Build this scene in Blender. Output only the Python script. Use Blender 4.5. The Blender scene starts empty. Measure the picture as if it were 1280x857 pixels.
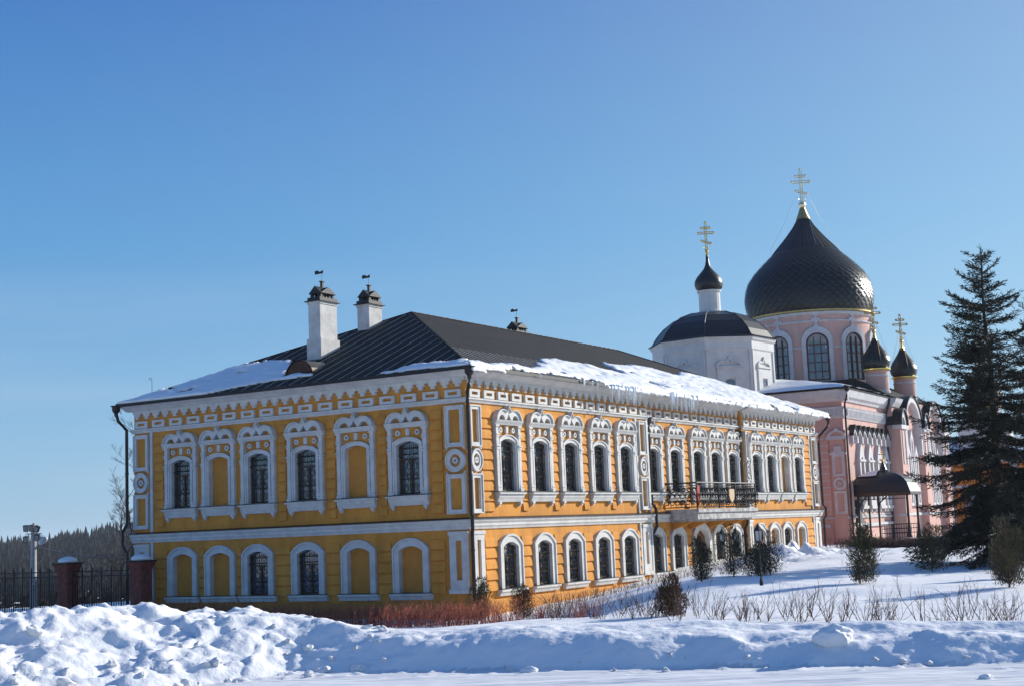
import bpy, bmesh, math, random
import numpy as np
from mathutils import Vector, Matrix
R_ = math.radians
random.seed(7)
rng = np.random.default_rng(11)
scene = bpy.context.scene
COL = scene.collection

# ------------------------------------------------------------------ camera
CAM = Vector((25.716, -39.112, 2.374))
RIGHT = np.array([0.8504, 0.5245]); FWD = np.array([-0.5205, 0.8539])
cam_d = bpy.data.cameras.new('camera'); cam = bpy.data.objects.new('camera', cam_d)
COL.objects.link(cam); scene.camera = cam
cam_d.lens = 50.456; cam_d.sensor_width = 36; cam_d.clip_start = 0.1; cam_d.clip_end = 6000
rot = Matrix(((0.85042155, 0.10198729, 0.51612187), (0.52454604, -0.08897868, -0.8467197), (-0.04043081, 0.99079836, -0.12916642)))
cam.matrix_world = Matrix.Translation(CAM) @ rot.to_4x4()

# ------------------------------------------------------------------ sky + sun
SUN_E, SUN_A = 20.5, 26.5            # elevation, azimuth from +Y towards +X
world = bpy.data.worlds.new("World"); scene.world = world; world.use_nodes = True
wnt = world.node_tree
sky = wnt.nodes.new('ShaderNodeTexSky'); sky.sky_type = 'NISHITA'; sky.sun_disc = False
sky.sun_elevation = R_(SUN_E); sky.sun_rotation = R_(SUN_A)
sky.altitude = 200; sky.air_density = 1.0; sky.dust_density = 0.0; sky.ozone_density = 2.0
bg = wnt.nodes['Background']; bg.inputs[1].default_value = 0.085
# the clear winter sky: Nishita blended with a deep blue gradient over elevation and a paler glow towards the sun
def wn(t, **k):
    n = wnt.nodes.new(t)
    for a, v in k.items(): setattr(n, a, v)
    return n
wtc = wn('ShaderNodeTexCoord'); sep = wn('ShaderNodeSeparateXYZ'); wnt.links.new(wtc.outputs['Generated'], sep.inputs[0])
ramp = wn('ShaderNodeValToRGB'); cr_ = ramp.color_ramp; wnt.links.new(sep.outputs['Z'], ramp.inputs[0])
SKYR = [(0.0, (.30, .505, .70)), (.07, (.235, .455, .70)), (.20, (.105, .325, .64)), (.36, (.045, .185, .525)), (1.0, (.02, .09, .36))]
while len(cr_.elements) < len(SKYR): cr_.elements.new(.5)
for e_, (p_, c_) in zip(cr_.elements, SKYR): e_.position = p_; e_.color = (*c_, 1)
dot = wn('ShaderNodeVectorMath', operation='DOT_PRODUCT'); wnt.links.new(wtc.outputs['Generated'], dot.inputs[0])
dot.inputs[1].default_value = (math.sin(R_(SUN_A)) * math.cos(R_(SUN_E)), math.cos(R_(SUN_A)) * math.cos(R_(SUN_E)), math.sin(R_(SUN_E)))
mx_ = wn('ShaderNodeMath', operation='MAXIMUM'); mx_.inputs[1].default_value = 0; wnt.links.new(dot.outputs['Value'], mx_.inputs[0])
pw_ = wn('ShaderNodeMath', operation='POWER'); pw_.inputs[1].default_value = 3.2; wnt.links.new(mx_.outputs[0], pw_.inputs[0])
glow = wn('ShaderNodeMix', data_type='RGBA', blend_type='ADD'); glow.inputs['A'].default_value = (0, 0, 0, 1); glow.inputs['B'].default_value = (.33, .36, .24, 1)
wnt.links.new(pw_.outputs[0], glow.inputs['Factor'])
add_ = wn('ShaderNodeMix', data_type='RGBA', blend_type='ADD'); add_.inputs['Factor'].default_value = 1
wnt.links.new(ramp.outputs[0], add_.inputs['A']); wnt.links.new(glow.outputs['Result'], add_.inputs['B'])
sc_ = wn('ShaderNodeMix', data_type='RGBA', blend_type='MULTIPLY'); sc_.inputs['Factor'].default_value = 1; sc_.inputs['B'].default_value = (10.2, 10.2, 10.2, 1)
# faint cirrus wisps low in the sky
cmap = wn('ShaderNodeMapping'); cmap.inputs['Scale'].default_value = (1.6, 1.6, 16); wnt.links.new(wtc.outputs['Generated'], cmap.inputs[0])
cno = wn('ShaderNodeTexNoise'); cno.inputs['Scale'].default_value = 1.7; cno.inputs['Detail'].default_value = 5; wnt.links.new(cmap.outputs[0], cno.inputs[0])
cmr = wn('ShaderNodeMapRange'); cmr.inputs['From Min'].default_value = .52; cmr.inputs['From Max'].default_value = .78; cmr.inputs['To Max'].default_value = .28; wnt.links.new(cno.outputs[0], cmr.inputs['Value'])
chh = wn('ShaderNodeMapRange'); chh.inputs['From Min'].default_value = .24; chh.inputs['From Max'].default_value = .08; wnt.links.new(sep.outputs['Z'], chh.inputs['Value'])
cmu = wn('ShaderNodeMath', operation='MULTIPLY'); wnt.links.new(cmr.outputs[0], cmu.inputs[0]); wnt.links.new(chh.outputs[0], cmu.inputs[1])
cmx = wn('ShaderNodeMix', data_type='RGBA', blend_type='MIX'); cmx.inputs['B'].default_value = (.50, .62, .76, 1); wnt.links.new(cmu.outputs[0], cmx.inputs['Factor']); wnt.links.new(add_.outputs['Result'], cmx.inputs['A'])
wnt.links.new(cmx.outputs['Result'], sc_.inputs['A'])
fin = wn('ShaderNodeMix', data_type='RGBA', blend_type='MIX'); fin.inputs['Factor'].default_value = .86
wnt.links.new(sky.outputs[0], fin.inputs['A']); wnt.links.new(sc_.outputs['Result'], fin.inputs['B']); wnt.links.new(fin.outputs['Result'], bg.inputs[0])
sl = bpy.data.lights.new('sun', 'SUN'); sl.energy = 5.0; sl.angle = R_(0.53); sl.color = (1.0, 0.965, 0.89)
so = bpy.data.objects.new('sun', sl); COL.objects.link(so)
sd = Vector((math.sin(R_(SUN_A)) * math.cos(R_(SUN_E)), math.cos(R_(SUN_A)) * math.cos(R_(SUN_E)), math.sin(R_(SUN_E))))
so.rotation_euler = (-sd).to_track_quat('-Z', 'Y').to_euler()
scene.view_settings.view_transform = 'Standard'; scene.view_settings.look = 'None'
scene.view_settings.exposure = 0.35; scene.view_settings.gamma = 1.0
scene.view_settings.use_curve_mapping = False
scene.cycles.max_bounces = 6; scene.cycles.diffuse_bounces = 3; scene.cycles.transparent_max_bounces = 8

# ------------------------------------------------------------------ materials
def mat(name, col, rough=0.8, metal=0.0, var=0.0, vscale=3.0, bump=0.0, bscale=20.0, col2=None, spec=0.3, stretch=None, sss=0.0, ior=None):
    m = bpy.data.materials.new(name); m.use_nodes = True
    nt = m.node_tree; b = nt.nodes['Principled BSDF']
    b.inputs['Base Color'].default_value = (*col, 1); b.inputs['Roughness'].default_value = rough
    b.inputs['Metallic'].default_value = metal; b.inputs['Specular IOR Level'].default_value = spec
    if ior: b.inputs['IOR'].default_value = ior
    tc = nt.nodes.new('ShaderNodeTexCoord'); mp = nt.nodes.new('ShaderNodeMapping')
    nt.links.new(tc.outputs['Object'], mp.inputs[0])
    if stretch: mp.inputs['Scale'].default_value = stretch
    if var > 0 or col2:
        n = nt.nodes.new('ShaderNodeTexNoise'); n.inputs['Scale'].default_value = vscale; n.inputs['Detail'].default_value = 6
        n.inputs['Roughness'].default_value = 0.65
        r = nt.nodes.new('ShaderNodeValToRGB'); nt.links.new(mp.outputs[0], n.inputs[0]); nt.links.new(n.outputs[0], r.inputs[0])
        c2 = col2 or tuple(c * (1 - var) for c in col)
        r.color_ramp.elements[0].position = 0.35; r.color_ramp.elements[0].color = (*c2, 1)
        r.color_ramp.elements[1].position = 0.62; r.color_ramp.elements[1].color = (*[min(1, c * (1 + var * .3)) for c in col], 1)
        nt.links.new(r.outputs[0], b.inputs['Base Color'])
    if bump > 0:
        n2 = nt.nodes.new('ShaderNodeTexNoise'); n2.inputs['Scale'].default_value = bscale; n2.inputs['Detail'].default_value = 5
        bp = nt.nodes.new('ShaderNodeBump'); bp.inputs['Strength'].default_value = bump; bp.inputs['Distance'].default_value = 0.05
        nt.links.new(mp.outputs[0], n2.inputs[0]); nt.links.new(n2.outputs[0], bp.inputs['Height']); nt.links.new(bp.outputs[0], b.inputs['Normal'])
    if sss > 0:
        b.inputs['Subsurface Weight'].default_value = sss; b.inputs['Subsurface Radius'].default_value = (.12, .16, .2)
        b.inputs['Subsurface Scale'].default_value = .3
    return m
YEL = mat('ochre_plaster', (0.64, 0.268, 0.042), .85, var=.26, vscale=1.3, bump=.25, bscale=9, stretch=(1, 1, .35))
YBL = mat('ochre_panel', (0.58, 0.24, 0.04), .85, var=.14, vscale=2.2, bump=.2, bscale=9)
WHT = mat('white_trim', (0.61, 0.595, 0.56), .75, var=.16, vscale=2.6, bump=.15, bscale=25)
PLS = mat('white_plaster', (0.69, 0.665, 0.62), .85, var=.12, vscale=1.2, bump=.2, bscale=10)
CHM = mat('chimney_plaster', (0.6, 0.58, 0.55), .85, var=.22, vscale=2.2, bump=.3, bscale=12)
PNK = mat('pink_plaster', (0.60, 0.36, 0.30), .85, var=.15, vscale=1.0, bump=.2, bscale=8, stretch=(1, 1, .4))
PNT = mat('church_trim', (0.55, 0.53, 0.53), .8, var=.15, vscale=2, bump=.1)
ROOF = mat('roof_sheet_metal', (0.026, 0.024, 0.022), .8, metal=0.0, var=.35, vscale=1.4, bump=.12, bscale=4, spec=.12)
FLASH = mat('dark_flashing', (0.02, 0.02, 0.022), .45, metal=.4)
PIPE = mat('brown_pipe_metal', (0.022, 0.016, 0.014), .4, metal=.2, spec=.4)
RUST = mat('rusty_louvre', (0.09, 0.04, 0.025), .7, var=.4, vscale=8)
DORM = mat('dormer_metal', (0.12, 0.10, 0.08), .35, metal=.8, var=.3, vscale=3)
IRON = mat('black_iron', (0.010, 0.010, 0.011), .6, metal=.0, spec=.4)
BRNZ = mat('bronze_iron', (0.05, 0.038, 0.022), .45, metal=.6, spec=.4)
GLASS = mat('window_glass', (0.06, 0.09, 0.12), .06, spec=.9, ior=1.7, bump=.06, bscale=1.5, var=.5, vscale=1.5)
WOOD = mat('door_wood', (0.22, 0.085, 0.03), .55, var=.4, vscale=5, stretch=(6, 6, .6))
SASH = mat('window_sash', (0.09, 0.055, 0.035), .6)
RSASH = mat('maroon_sash', (0.10, 0.02, 0.016), .5)
GOLD = mat('gilding', (0.85, 0.58, 0.16), .28, metal=1.0)
DGOLD = mat('old_gilding', (0.55, 0.38, 0.14), .4, metal=.9, var=.3, vscale=8)
SILV = mat('pale_gilding', (0.85, 0.74, 0.48), .3, metal=.8)
DOME = mat('dome_copper', (0.012, 0.0115, 0.012), .38, metal=0.1, var=.3, vscale=3, spec=.5)
BRICK = mat('red_brick_post', (0.22, 0.06, 0.04), .85, var=.4, vscale=7, bump=.3, bscale=30)
SNOW = mat('snow', (0.87, 0.855, 0.835), .6, bump=.35, bscale=9, sss=.0, spec=.25)
SNOWR = mat('roof_snow_crust', (0.87, 0.86, 0.84), .5, bump=.5, bscale=5, spec=.3)
ICE = mat('ice', (0.78, 0.84, 0.88), .12, spec=.6)
CONC = mat('pale_concrete', (0.42, 0.40, 0.37), .8, var=.2, vscale=6)
SLAB = mat('weathered_slab', (0.50, 0.49, 0.47), .8, col2=(0.22, 0.20, 0.19), vscale=4)
ORG = mat('orange_plaster', (0.68, 0.25, 0.04), .8, var=.2)
BARK = mat('bark', (0.06, 0.045, 0.035), .9, var=.3, vscale=10)
TWIG = mat('bare_twig', (0.13, 0.075, 0.055), .85)
REDTWIG = mat('red_dogwood_twig', (0.36, 0.10, 0.06), .8)
NEED = mat('spruce_needles', (0.018, 0.025, 0.014), .8, col2=(0.034, 0.028, 0.016), vscale=6)
THUJ = mat('thuja_scale_leaves', (0.105, 0.082, 0.034), .8, col2=(0.032, 0.034, 0.018), vscale=5)
HEDGE = mat('dry_hedge_leaves', (0.10, 0.045, 0.035), .85, col2=(0.05, 0.035, 0.03), vscale=6)
FARC = mat('far_conifer', (0.008, 0.013, 0.010), .9)
FARD = mat('far_bare_wood', (0.036, 0.026, 0.021), .95, col2=(0.02, 0.017, 0.015), vscale=.02)
REDP = mat('red_enamel', (0.35, 0.02, 0.02), .4)
TAN = mat('tan_emblem', (0.50, 0.36, 0.2), .5)
LAMPG = mat('lamp_glass', (0.5, 0.5, 0.48), .2, spec=.5)
GREY = mat('grey_metal', (0.25, 0.25, 0.26), .5, metal=.3)

# every pane and every copied trim piece gets its own patch of the pattern
for m_ in (GLASS, WHT):
    nt = m_.node_tree; mp_ = [n for n in nt.nodes if n.type == 'MAPPING'][0]; oi = nt.nodes.new('ShaderNodeObjectInfo'); ml = nt.nodes.new('ShaderNodeMath'); ml.operation = 'MULTIPLY'; ml.inputs[1].default_value = 37
    cb3 = nt.nodes.new('ShaderNodeCombineXYZ'); nt.links.new(oi.outputs['Random'], ml.inputs[0])
    for q_ in range(3): nt.links.new(ml.outputs[0], cb3.inputs[q_])
    nt.links.new(cb3.outputs[0], mp_.inputs['Location'])
# snow materials get a finer second bump
for m_, sc2, st2 in ((SNOW, 2.2, .5), (SNOWR, 18, .3)):
    nt = m_.node_tree; bp1 = [n for n in nt.nodes if n.type == 'BUMP'][0]
    n = nt.nodes.new('ShaderNodeTexNoise'); n.inputs['Scale'].default_value = sc2; n.inputs['Detail'].default_value = 8
    b2 = nt.nodes.new('ShaderNodeBump'); b2.inputs['Strength'].default_value = st2; b2.inputs['Distance'].default_value = .06
    tc = [q for q in nt.nodes if q.type == 'TEX_COORD'][0]
    nt.links.new(tc.outputs['Object'], n.inputs[0]); nt.links.new(n.outputs[0], b2.inputs['Height']); nt.links.new(b2.outputs[0], bp1.inputs['Normal'])

# ------------------------------------------------------------------ mesh helper
def XA(u, d, z): return (u, -d, z)            # facade A: outward is -Y
def XB(u, d, z): return (d, u, z)             # facade B: outward is +X
def ID(x, y, z): return (x, y, z)
class MB:
    def __init__(s, xf=ID): s.v = []; s.f = []; s.mi = []; s.xf = xf; s.m = 0
    def add(s, pts, faces):
        b = len(s.v); s.v += [s.xf(*p) for p in pts]
        for f in faces: s.f.append([b + i for i in f]); s.mi.append(s.m)
    def box(s, a0, a1, b0, b1, c0, c1):
        p = [(a0, b0, c0), (a1, b0, c0), (a1, b1, c0), (a0, b1, c0), (a0, b0, c1), (a1, b0, c1), (a1, b1, c1), (a0, b1, c1)]
        s.add(p, [(0, 3, 2, 1), (4, 5, 6, 7), (0, 1, 5, 4), (1, 2, 6, 5), (2, 3, 7, 6), (3, 0, 4, 7)])
    def prism(s, pts, d0, d1):                    # polygon in (u,z), thickness along d
        n = len(pts); P = [(u, d0, z) for u, z in pts] + [(u, d1, z) for u, z in pts]
        s.add(P, [tuple(range(n)), tuple(range(2 * n - 1, n - 1, -1))] + [(i, (i + 1) % n, n + (i + 1) % n, n + i) for i in range(n)])
    def strip(s, outer, inner, d0, d1, closed=False):
        n = len(outer); P = [(u, d1, z) for u, z in outer] + [(u, d1, z) for u, z in inner] + [(u, d0, z) for u, z in outer] + [(u, d0, z) for u, z in inner]
        F = []
        for i in range(n if closed else n - 1):
            j = (i + 1) % n
            F += [(i, j, n + j, n + i), (2 * n + i, 2 * n + j, j, i), (n + i, n + j, 3 * n + j, 3 * n + i)]
        if not closed: F += [(0, n, 3 * n, 2 * n), (n - 1, 2 * n - 1, 4 * n - 1, 3 * n - 1)]
        s.add(P, F)
    def profile(s, prof, u0, u1):                 # profile points (d,z) extruded along u
        n = len(prof); P = [(u0, d, z) for d, z in prof] + [(u1, d, z) for d, z in prof]
        s.add(P, [tuple(range(n)), tuple(range(2 * n - 1, n - 1, -1))] + [(i, (i + 1) % n, n + (i + 1) % n, n + i) for i in range(n)])
    def tube(s, pts, r, n=6, r1=None):
        pts = [Vector(p) for p in pts]; N = len(pts); rings = []
        for i, p in enumerate(pts):
            t = (pts[min(i + 1, N - 1)] - pts[max(i - 1, 0)]).normalized()
            a = Vector((0, 0, 1)) if abs(t.z) < .9 else Vector((1, 0, 0))
            e1 = t.cross(a).normalized(); e2 = t.cross(e1)
            rr = r if r1 is None else r + (r1 - r) * i / max(1, N - 1)
            rings.append([tuple(p + (e1 * math.cos(2 * math.pi * k / n) + e2 * math.sin(2 * math.pi * k / n)) * rr) for k in range(n)])
        P = [q for rg in rings for q in rg]; F = []
        for i in range(N - 1):
            for k in range(n):
                F.append((i * n + k, i * n + (k + 1) % n, (i + 1) * n + (k + 1) % n, (i + 1) * n + k))
        F += [tuple(range(n)), tuple(range((N - 1) * n, N * n))]
        s.add(P, F)
    def lathe(s, prof, c=(0, 0, 0), n=24, a0=0.0, a1=2 * math.pi, cap=True):
        full = abs(a1 - a0 - 2 * math.pi) < 1e-6; k = n if full else n + 1
        P = []; F = []
        for r, z in prof:
            for i in range(k):
                a = a0 + (a1 - a0) * i / n; P.append((c[0] + r * math.cos(a), c[1] + r * math.sin(a), c[2] + z))
        for j in range(len(prof) - 1):
            for i in range(n):
                i2 = (i + 1) % k
                F.append((j * k + i, j * k + i2, (j + 1) * k + i2, (j + 1) * k + i))
        if cap and full: F += [tuple(range(k)), tuple(range((len(prof) - 1) * k, len(prof) * k))]
        s.add(P, F)
    def ball(s, c, r, n=10):
        s.lathe([(max(.001, r * math.sin(math.pi * i / 6)), -r * math.cos(math.pi * i / 6)) for i in range(7)], c, n)
    def build(s, name, mats, parent=None, smooth=False, recalc=True):
        me = bpy.data.meshes.new(name); me.from_pydata(s.v, [], s.f)
        if not isinstance(mats, (list, tuple)): mats = [mats]
        for m in mats: me.materials.append(m)
        if len(mats) > 1: me.polygons.foreach_set('material_index', s.mi)
        if recalc and len(s.f) < 60000:
            bm = bmesh.new(); bm.from_mesh(me); bmesh.ops.recalc_face_normals(bm, faces=bm.faces); bm.to_mesh(me); bm.free()
        if smooth: me.polygons.foreach_set('use_smooth', [True] * len(me.polygons))
        me.update()
        o = bpy.data.objects.new(name, me); COL.objects.link(o)
        if parent: o.parent = parent
        return o
def np_mesh(name, V, F, mt, parent=None, smooth=False):
    """V (n,3), F (m,k) arrays"""
    me = bpy.data.meshes.new(name); n, k = F.shape
    me.vertices.add(len(V)); me.vertices.foreach_set('co', V.astype(np.float32).ravel())
    me.loops.add(n * k); me.loops.foreach_set('vertex_index', F.astype(np.int32).ravel())
    me.polygons.add(n); me.polygons.foreach_set('loop_start', np.arange(0, n * k, k, dtype=np.int32))
    me.polygons.foreach_set('loop_total', np.full(n, k, dtype=np.int32))
    if smooth: me.polygons.foreach_set('use_smooth', np.ones(n, bool))
    me.materials.append(mt); me.update(calc_edges=True); me.validate()
    o = bpy.data.objects.new(name, me); COL.objects.link(o)
    if parent: o.parent = parent
    return o
def tag(o, label=None, cat=None, group=None, kind=None):
    if label: o['label'] = label
    if cat: o['category'] = cat
    if group: o['group'] = group
    if kind: o['kind'] = kind
    return o
def empty(name, loc=(0, 0, 0), rz=0.0):
    o = bpy.data.objects.new(name, None); COL.objects.link(o); o.location = loc; o.rotation_euler = (0, 0, rz); o.empty_display_size = .3
    return o
def place(tmpl, parent, loc, rz, name=None):
    """copy an object and its children"""
    c = tmpl.copy(); COL.objects.link(c); c.parent = parent; c.location = loc; c.rotation_euler = (0, 0, rz)
    for ch in tmpl.children:
        d = ch.copy(); COL.objects.link(d); d.parent = c
    return c
def arc(cx, cz, r, a0, a1, n, rz=None):
    rz = rz or r
    return [(cx + r * math.cos(R_(a0 + (a1 - a0) * i / n)), cz + rz * math.sin(R_(a0 + (a1 - a0) * i / n))) for i in range(n + 1)]
def sm(x, a, b):
    t = np.clip((x - a) / (b - a), 0, 1); return t * t * (3 - 2 * t)

# ------------------------------------------------------------------ noise (numpy)
def vnoise(x, y, seed=0):
    xi = np.floor(x).astype(np.int64); yi = np.floor(y).astype(np.int64); xf = x - xi; yf = y - yi
    def h(a, b):
        n = (a * 374761393 + b * 668265263 + seed * 1442695041) & 0xffffffff
        n = ((n ^ (n >> 13)) * 1274126177) & 0xffffffff
        return ((n ^ (n >> 16)) & 0xffff) / 65535.0
    u = xf * xf * (3 - 2 * xf); v = yf * yf * (3 - 2 * yf)
    return (h(xi, yi) * (1 - u) + h(xi + 1, yi) * u) * (1 - v) + (h(xi, yi + 1) * (1 - u) + h(xi + 1, yi + 1) * u) * v
def fbm(x, y, o=4, seed=0):
    s = 0; a = .5; t = 0
    for i in range(o):
        s = s + a * (vnoise(x * 2 ** i + 13.7 * i, y * 2 ** i - 7.3 * i, seed + i) - .5); t += a; a *= .5
    return s / t * 2
def clods(x, y, seed=0):
    xi = np.floor(x); yi = np.floor(y); d1 = np.full(x.shape, 9.); d2 = np.full(x.shape, 9.); v = np.zeros(x.shape)
    def h(a, b, k):
        n = (a.astype(np.int64) * 374761393 + b.astype(np.int64) * 668265263 + (seed + k) * 1442695041) & 0xffffffff
        n = ((n ^ (n >> 13)) * 1274126177) & 0xffffffff
        return ((n ^ (n >> 16)) & 0xffff) / 65535.0
    for i in (-1, 0, 1):
        for j in (-1, 0, 1):
            a = xi + i; b = yi + j; d = np.hypot(a + h(a, b, 1) - x, b + h(a, b, 2) - y); q = h(a, b, 3)
            n1 = d < d1; d2 = np.where(n1, d1, np.minimum(d2, d)); v = np.where(n1, q, v); d1 = np.where(n1, d, d1)
    e = np.clip((d2 - d1) / .45, 0, 1)
    return v ** 2 * e * (2 - e)
# ------------------------------------------------------------------ terrain
def to_st(x, y):
    dx = x - CAM.x; dy = y - CAM.y
    return dx * RIGHT[0] + dy * RIGHT[1], dx * FWD[0] + dy * FWD[1]
def to_xy(s, t):
    return CAM.x + s * RIGHT[0] + t * FWD[0], CAM.y + s * RIGHT[1] + t * FWD[1]
def foot(s):
    return np.where(s > -2.6, 16.9 - .28 * s, 17.63 - (-2.6 - s) * .75) + .16 * fbm(s * .9, s * 0, 3, 5)
def terrain(x, y):
    x = np.asarray(x, float); y = np.asarray(y, float)
    s, t = to_st(x, y); r = np.hypot(s, t)
    a = sm(x - .45 * np.clip(-y, 0, 14), .5, 9); b = sm(y, -1, 26) * sm(x, -20, -15); c = sm(-y, 9, 20) * .92
    z = -.35 + 1.23 * (1 - (1 - a) * (1 - b) * (1 - c))
    z = z + .10 * fbm(x * .25, y * .25, 3, 3) + .03 * fbm(x * 1.3, y * 1.3, 3, 8) * sm(r, 12, 20)
    # shovelled piles by the far end of the mansion and by the church
    for px, py, rx, ry, h in ((3.9, 17.0, 1.7, 2.8, .42), (3.0, 28, 1.8, 4.5, .08), (4.5, 36, 3, 4, .2), (8, 18, 3, 5, .12)):
        q = np.exp(-(((x - px) / rx) ** 2 + ((y - py) / ry) ** 2)); z = z + h * q * (.8 + 1.1 * fbm(x * 2.2, y * 2.2, 4, 21) + 1.1 * clods(x * 1.9, y * 1.9, 23))
    # road level
    road = .77 + .020 * fbm(s * .7, t * 4, 4, 2) + .010 * fbm(s * 3, t * 9, 3, 6) - .014 * np.exp(-((t - 15.3 + .05 * s) / .12) ** 2) - .014 * np.exp(-((t - 13.6 + .05 * s) / .12) ** 2)
    q = t - foot(s)
    left = sm(-s, 1.2, 5.2)
    H = .30 + .10 * sm(-s, -4, 1) + .33 * left - .05 * sm(s, 2, 6)
    H = H * (1 + .10 * fbm(s * .8, t * .5, 2, 31))
    w = .75 + 2.3 * left
    f = np.clip(q / w, 0, 1); prof = np.sin(f * math.pi / 2) ** 1.1
    back = 1 - sm(q, w + .35, w + 3.2 + .8 * left)
    lump = .85 * fbm(s * 2.1, t * 2.1, 5, 40) + .22 * (.35 - np.abs(fbm(s * 6 + 9, t * 6, 3, 41))) + .16 * fbm(s * 11, t * 11, 2, 42); lump2 = fbm(s * .9 + 3, t * .9, 3, 43)
    rid = 1 - np.abs(fbm(s * 1.5, t * 1.5, 4, 47)) * 2.2
    wx = s + .35 * fbm(s * 1.7, t * 1.7, 3, 61); wt = t + .35 * fbm(s * 1.7, t * 1.7, 3, 67)
    chunk = (.30 - np.abs(fbm(wx * 3.1, wt * 3.1, 4, 53))) * .8 * np.clip(.5 + 1.6 * fbm(s * .7, t * .7, 2, 71), 0, 1) + .22 * np.clip(fbm(wx * 8, wt * 8, 3, 57), 0, .5)
    near = (r < 40)
    cl = np.zeros_like(s)
    if near.any(): cl[near] = (.20 * clods(wx[near] * 2.3, wt[near] * 2.3, 81) + .15 * clods(wx[near] * 5.2, wt[near] * 5.2, 85)) * np.clip(.15 + 2.2 * fbm(s[near] * .8 + 5, t[near] * .8, 2, 88) + .9 * np.exp(-((s[near] + 3.4) / 1.0) ** 2), 0, 1)
    amp = (.06 + .16 * left)
    bank = road + H * prof + amp * (lump * .75 + lump2 * .9 + (rid - .5) * .35) * np.sin(np.clip(f * 1.2, 0, 1) * math.pi / 2) + (.03 + .17 * left * sm(f, 1.25, .1)) * chunk * sm(f, 0, .12) +    .62 * cl * (.12 + .88 * left) * sm(f, 0, .1) * (1 - .6 * sm(f, .9, 1.0)) + .05 * lump * (f > 0) * (f < 1) * (1 - left)
    # second low ridge behind the crest on the right
    bank = bank + .10 * np.exp(-((q - w - .75 - .25 * fbm(s, s * 0, 2, 77)) / .3) ** 2) * sm(s, 0, 3)
    z = np.where(q < 0, road, bank * back + z * (1 - back))
    # crumbs on the road at the foot
    cr = np.clip(fbm(s * 7, t * 7, 3, 90) - .25, 0, 1) * .09
    z = z + np.where(q < 0, cr * np.exp(-(q / .5) ** 2) * (1 + 2 * left), 0)
    # far land: falls behind the fence into a valley, wooded hill beyond
    az = sm(-x, 17, 40) * sm(y, -30, 10); az = np.maximum(az, sm(r, 130, 260))
    far = -3.0 * sm(r, 60, 160) - 6 * sm(r, 160, 360) + 7.8 * sm(r, 380, 640) - 2 * sm(r, 800, 1300) + 1.2 * fbm(x * .01, y * .01, 3, 60) * sm(r, 80, 200)
    far = far + 5.5 * np.exp(-((s / np.maximum(t, 1) + .235) / .085) ** 2) * sm(r, 330, 600) * (t > 0)
    z = z + far * az
    return z
def gz(x, y): return float(terrain(np.array([x]), np.array([y]))[0])
def axis(parts, grow, lim):
    a = []
    for lo, hi, st in parts: a += list(np.arange(lo, hi, st))
    v = a[-1]; st = parts[-1][2]
    while v < lim: st *= grow; v += st; a.append(v)
    return a
tp = axis([(11.5, 14, .1), (14, 21, .045), (21, 26, .1), (26, 80, .28)], 1.12, 1500)
tn = [11.5 - 1.0 * 1.35 ** k for k in range(24)][::-1]; tn = [q for q in tn if q > -1400]
T = np.array(tn + tp)
sp = axis([(0, 7.5, .045), (7.5, 14, .18), (14, 45, .35)], 1.13, 1500)
S = np.array([-q for q in sp[1:]][::-1] + sp)
SS, TT = np.meshgrid(S, T); XX, YY = to_xy(SS, TT); ZZ = terrain(XX, YY)
V = np.stack([XX.ravel(), YY.ravel(), ZZ.ravel()], 1)
nS = len(S); i, j = np.meshgrid(np.arange(nS - 1), np.arange(len(T) - 1)); i = i.ravel(); j = j.ravel()
F = np.stack([j * nS + i, j * nS + i + 1, (j + 1) * nS + i + 1, (j + 1) * nS + i], 1)
fs = (S[i] + S[i + 1]) / 2; ft = (T[j] + T[j + 1]) / 2; q = ft - foot(fs)
def sub(name, mask, m):
    f = F[mask]; u, inv = np.unique(f, return_inverse=True)
    o = np_mesh(name, V[u], inv.reshape(f.shape), m, smooth=True); tag(o, kind='structure'); return o
ROADM = mat('packed_snow_road', (0.84, 0.83, 0.81), .6, bump=1.0, bscale=3, stretch=(1, 1, 1), spec=.25, col2=(0.66, 0.66, 0.67), vscale=1.2)
mp = [n for n in ROADM.node_tree.nodes if n.type == 'MAPPING'][0]; mp.inputs['Rotation'].default_value = (0, 0, -math.atan2(RIGHT[1], RIGHT[0])); mp.vector_type = 'TEXTURE'
mp.inputs['Rotation'].default_value = (0, 0, math.atan2(RIGHT[1], RIGHT[0])); mp.inputs['Scale'].default_value = (5.0, .5, 1)
bankm = (q >= 0) & (q < 4.6) & (np.abs(fs) < 40)
roadm = (q < 0) & (ft > -8)
sub('road', roadm, ROADM); sub('snow_bank', bankm, SNOW); sub('ground', ~(bankm | roadm), SNOW)

# ================================================================== MANSION
LA, LB = 15.15, 33.0
man = empty('mansion', (0, 0, 0))
tag(man, 'long two storey ochre yellow mansion with white carved window surrounds and dark metal hip roof', 'building')

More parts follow.
